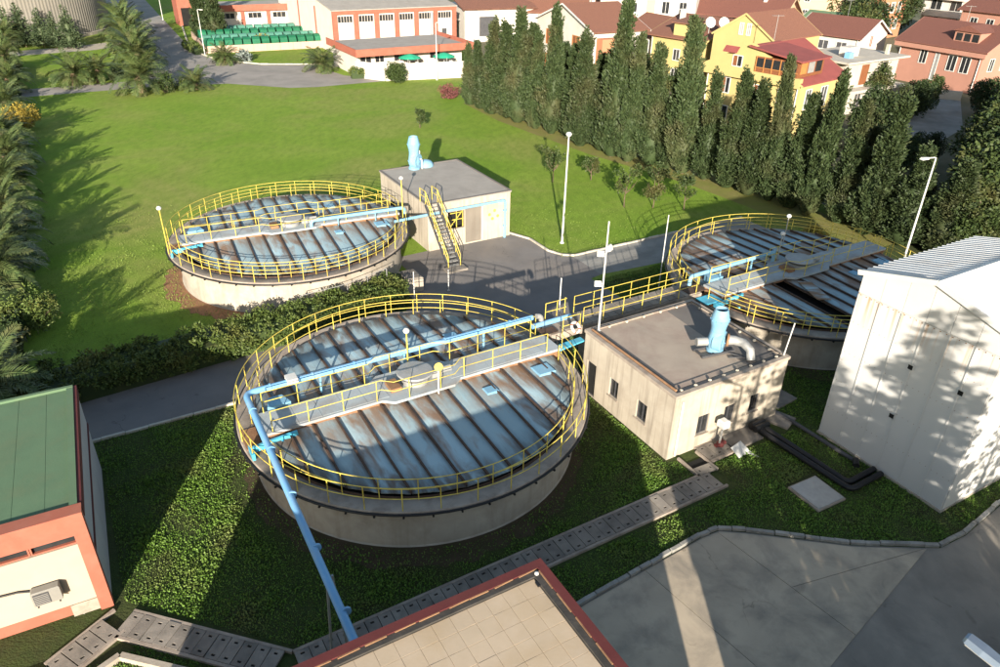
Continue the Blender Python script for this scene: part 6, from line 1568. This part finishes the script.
for i, (s, t, lab) in enumerate(((34.7, 79.2, 'left green parasol on the terrace in front of the annex'), (39.8, 78.2, 'right green parasol on the terrace in front of the annex'))):
    o = thing('parasol', lab, 'parasol', W(s, t, 1.2), PH, 'green parasols on the terrace')
    MB().lathe([(1.75, 1.35), (1.2, 1.6), (.5, 1.82), (.02, 1.92)], 8, cap=False).build('canopy', GREENCLOTH, o); MB().tube([(0, 0, 0), (0, 0, 1.9)], .04, 6).build('pole', WHITE, o, True)
    for k in range(4):
        a = k * 1.57 + .4
        c_ = thing('garden_chair', f'white chair under the {"left" if i == 0 else "right"} green parasol', 'chair', W(s + 1.2 * math.cos(a), t + 1.2 * math.sin(a), 1.2), PH + a + 1.57, f'white chairs under the {"left" if i == 0 else "right"} parasol')
        MB().box(-.25, .25, -.25, .25, .40, .46).build('seat', WHITE, c_); MB().box(-.25, .25, -.29, -.25, .46, .95).build('backrest', WHITE, c_)
        for lx in (-.22, .22):
            for ly in (-.22, .22): MB().box(lx - .025, lx + .025, ly - .025, ly + .025, 0, .398).build('leg', WHITE, c_)
hr2 = thing('loading_hall', 'white hall with a terracotta roof and large grey doors right of the factory', 'building', W(57.0, 104.5), PH - R(8))
MB().box(0, 14, 0, 14, 0, 5.6).build('wall', HWHITE, hr2)
MB().hexa([(-.5, -.5, 5.602), (14.5, -.5, 5.602), (14.5, 8, 7.6), (-.5, 8, 7.6), (-.5, -.5, 5.8), (14.5, -.5, 5.8), (14.5, 8, 7.8), (-.5, 8, 7.8)]).build('roof', ROOFTERRA, hr2)
MB().box(1.2, 2.8, -.05, -.002, 0, 4.2).build('door', LILAC, hr2); MB().box(2.9, 6.4, -.05, -.003, 1.0, 4.4).build('door', STEEL_DK, hr2)
MB().box(-5.0, -.3, 2, 6, 3.6, 3.9).build('link_canopy', ROOFGREY, hr2); MB().box(-4.6, -4.4, 2.2, 2.4, 0, 3.59).build('canopy_post', HWHITE, hr2)
lb_ = thing('edged_block', 'low white block with an orange roof edge behind the green covered beds', 'building', W(17.5, 130.5), PH - R(4))
MB().box(0, 15, 0, 10, 0, 4.4).build('wall', HWHITE, lb_); MB().box(-.4, 15.4, -.6, 10.4, 4.402, 4.9).build('roof', ROOFGREY, lb_); MB().box(-.5, 15.5, -.75, -.602, 4.2, 5.3).build('fascia', ORANGE, lb_)
for x in (-.2, 4.8, 9.6, 14.6): MB().box(x, x + .6, -.3, -.002, 0, 4.39).build('pillar', ORANGE, lb_)
for x in (1.2, 6.2, 10.8): fwin(lb_, (0, 0, 0), 0, x, x + 2.4, 2.9, 3.8, mull=2, fm=HWHITE)
lt = thing('gate_portal', 'orange gate building at the far end of the road', 'building', W(13.4, 146), PH)
MB().box(0, 3.2, 0, 6, 0, 6).build('wall', ORANGE, lt); MB().box(-.3, 3.5, -.3, 6.3, 6.002, 6.4).build('roof', ROOFGREY, lt); MB().box(.6, 2.4, -.05, -.002, 0, 3.4).build('door', BLACKVOID, lt)
# sludge beds with green covers
beds = thing('bed_walls', 'pale concrete walls of the raised beds under the green covers', 'wall', W(11.6, 111.4), PH - R(4))
MB().box(0, 22.5, -1.0, -.75, 0, 1.15).build('front_wall', PINKWALL, beds); MB().box(0, 22.5, 8.6, 8.85, 0, 1.15).build('middle_wall', PINKWALL, beds); MB().box(-.2, .05, -.75, 18, 0, 1.15).build('end_wall', PINKWALL, beds); MB().box(22.3, 22.5, -.75, 18, 0, 1.15).build('end_wall', PINKWALL, beds)
MB().box(.06, 22.3, -.74, 18, .02, .9).build('bed_fill', CONC_RIM, beds)
for i in range(10): MB().box(1.0 + i * 2.25, 1.06 + i * 2.25, -1.03, -1.002, .02, 1.13).build('joint', CONC_RIM, beds)
lidf = MB(); n = 6; vs = []
for k in range(n + 1):
    a = math.pi * k / n; vs += [(-.62, -math.cos(a) * 1.15, .6 + math.sin(a) * .75), (.62, -math.cos(a) * 1.15, .6 + math.sin(a) * .75)]
lidf.add(vs, [(2 * k, 2 * k + 1, 2 * k + 3, 2 * k + 2) for k in range(n)] + [tuple(range(0, 2 * n + 2, 2)), tuple(range(2 * n + 1, 0, -2))])
LID = lidf.mesh('lid', GREENLID); LIDT = lidf.mesh('lid', TEALLID)
TUB = MB().box(-.62, .62, -1.16, 1.16, 0, .595).mesh('tub', GREENLID)
rows = [(0.5, 'front', GREENLID), (4.2, 'second', TEALLID), (11.0, 'third', GREENLID), (15.5, 'back', TEALLID)]
grp = ('left', 'right')
for y, rn, mm in rows:
    for half, x00, cnt in (('left', 1.0, 7), ('right', 11.6, 7)):
        for i in range(cnt):
            w = W(11.6, 111.4); ang = PH - R(4); x = x00 + i * 1.5
            p = w + Vector((x * math.cos(ang) - y * math.sin(ang), x * math.sin(ang) + y * math.cos(ang), .902))
            pos = ('leftmost', 'second', 'third', 'middle', 'fifth', 'sixth', 'rightmost')[i]
            c_ = thing('covered_bin', f'green bin with rounded cover, {pos} of the {half} half of the {rn} row', 'bin', p, ang + rng.uniform(-.05, .05), 'green covered bins on the beds')
            piece('tub', TUB, c_); piece('lid', LID if mm is GREENLID else LIDT, c_)
# round silo, upper left
sl = thing('round_silo', 'huge round concrete silo at the upper left corner', 'silo', (-95.5, 150.0, 0), 0)
SR_ = 18.0; pr2 = []
nfl = 200; mb = MB(); vs = []
for z in (0, 15.0):
    for k in range(nfl * 4):
        a = 2 * math.pi * k / (nfl * 4); r_ = SR_ + (.045 if k % 4 in (1, 2) else 0); vs.append((r_ * math.cos(a), r_ * math.sin(a), z))
M_ = nfl * 4
mb.add(vs, [(k, (k + 1) % M_, M_ + (k + 1) % M_, M_ + k) for k in range(M_)]); mb.build('wall', SILO, sl)
MB().lathe([(SR_ + .4, 15.0), (SR_ + .4, 15.5), (.1, 19)], 64, cap=False).build('roof', ROOFGREY, sl)
MB().lathe([(SR_ + .35, 0), (SR_ + .35, .5), (SR_ + .12, .55)], 64, cap=False).build('plinth', CONC, sl)
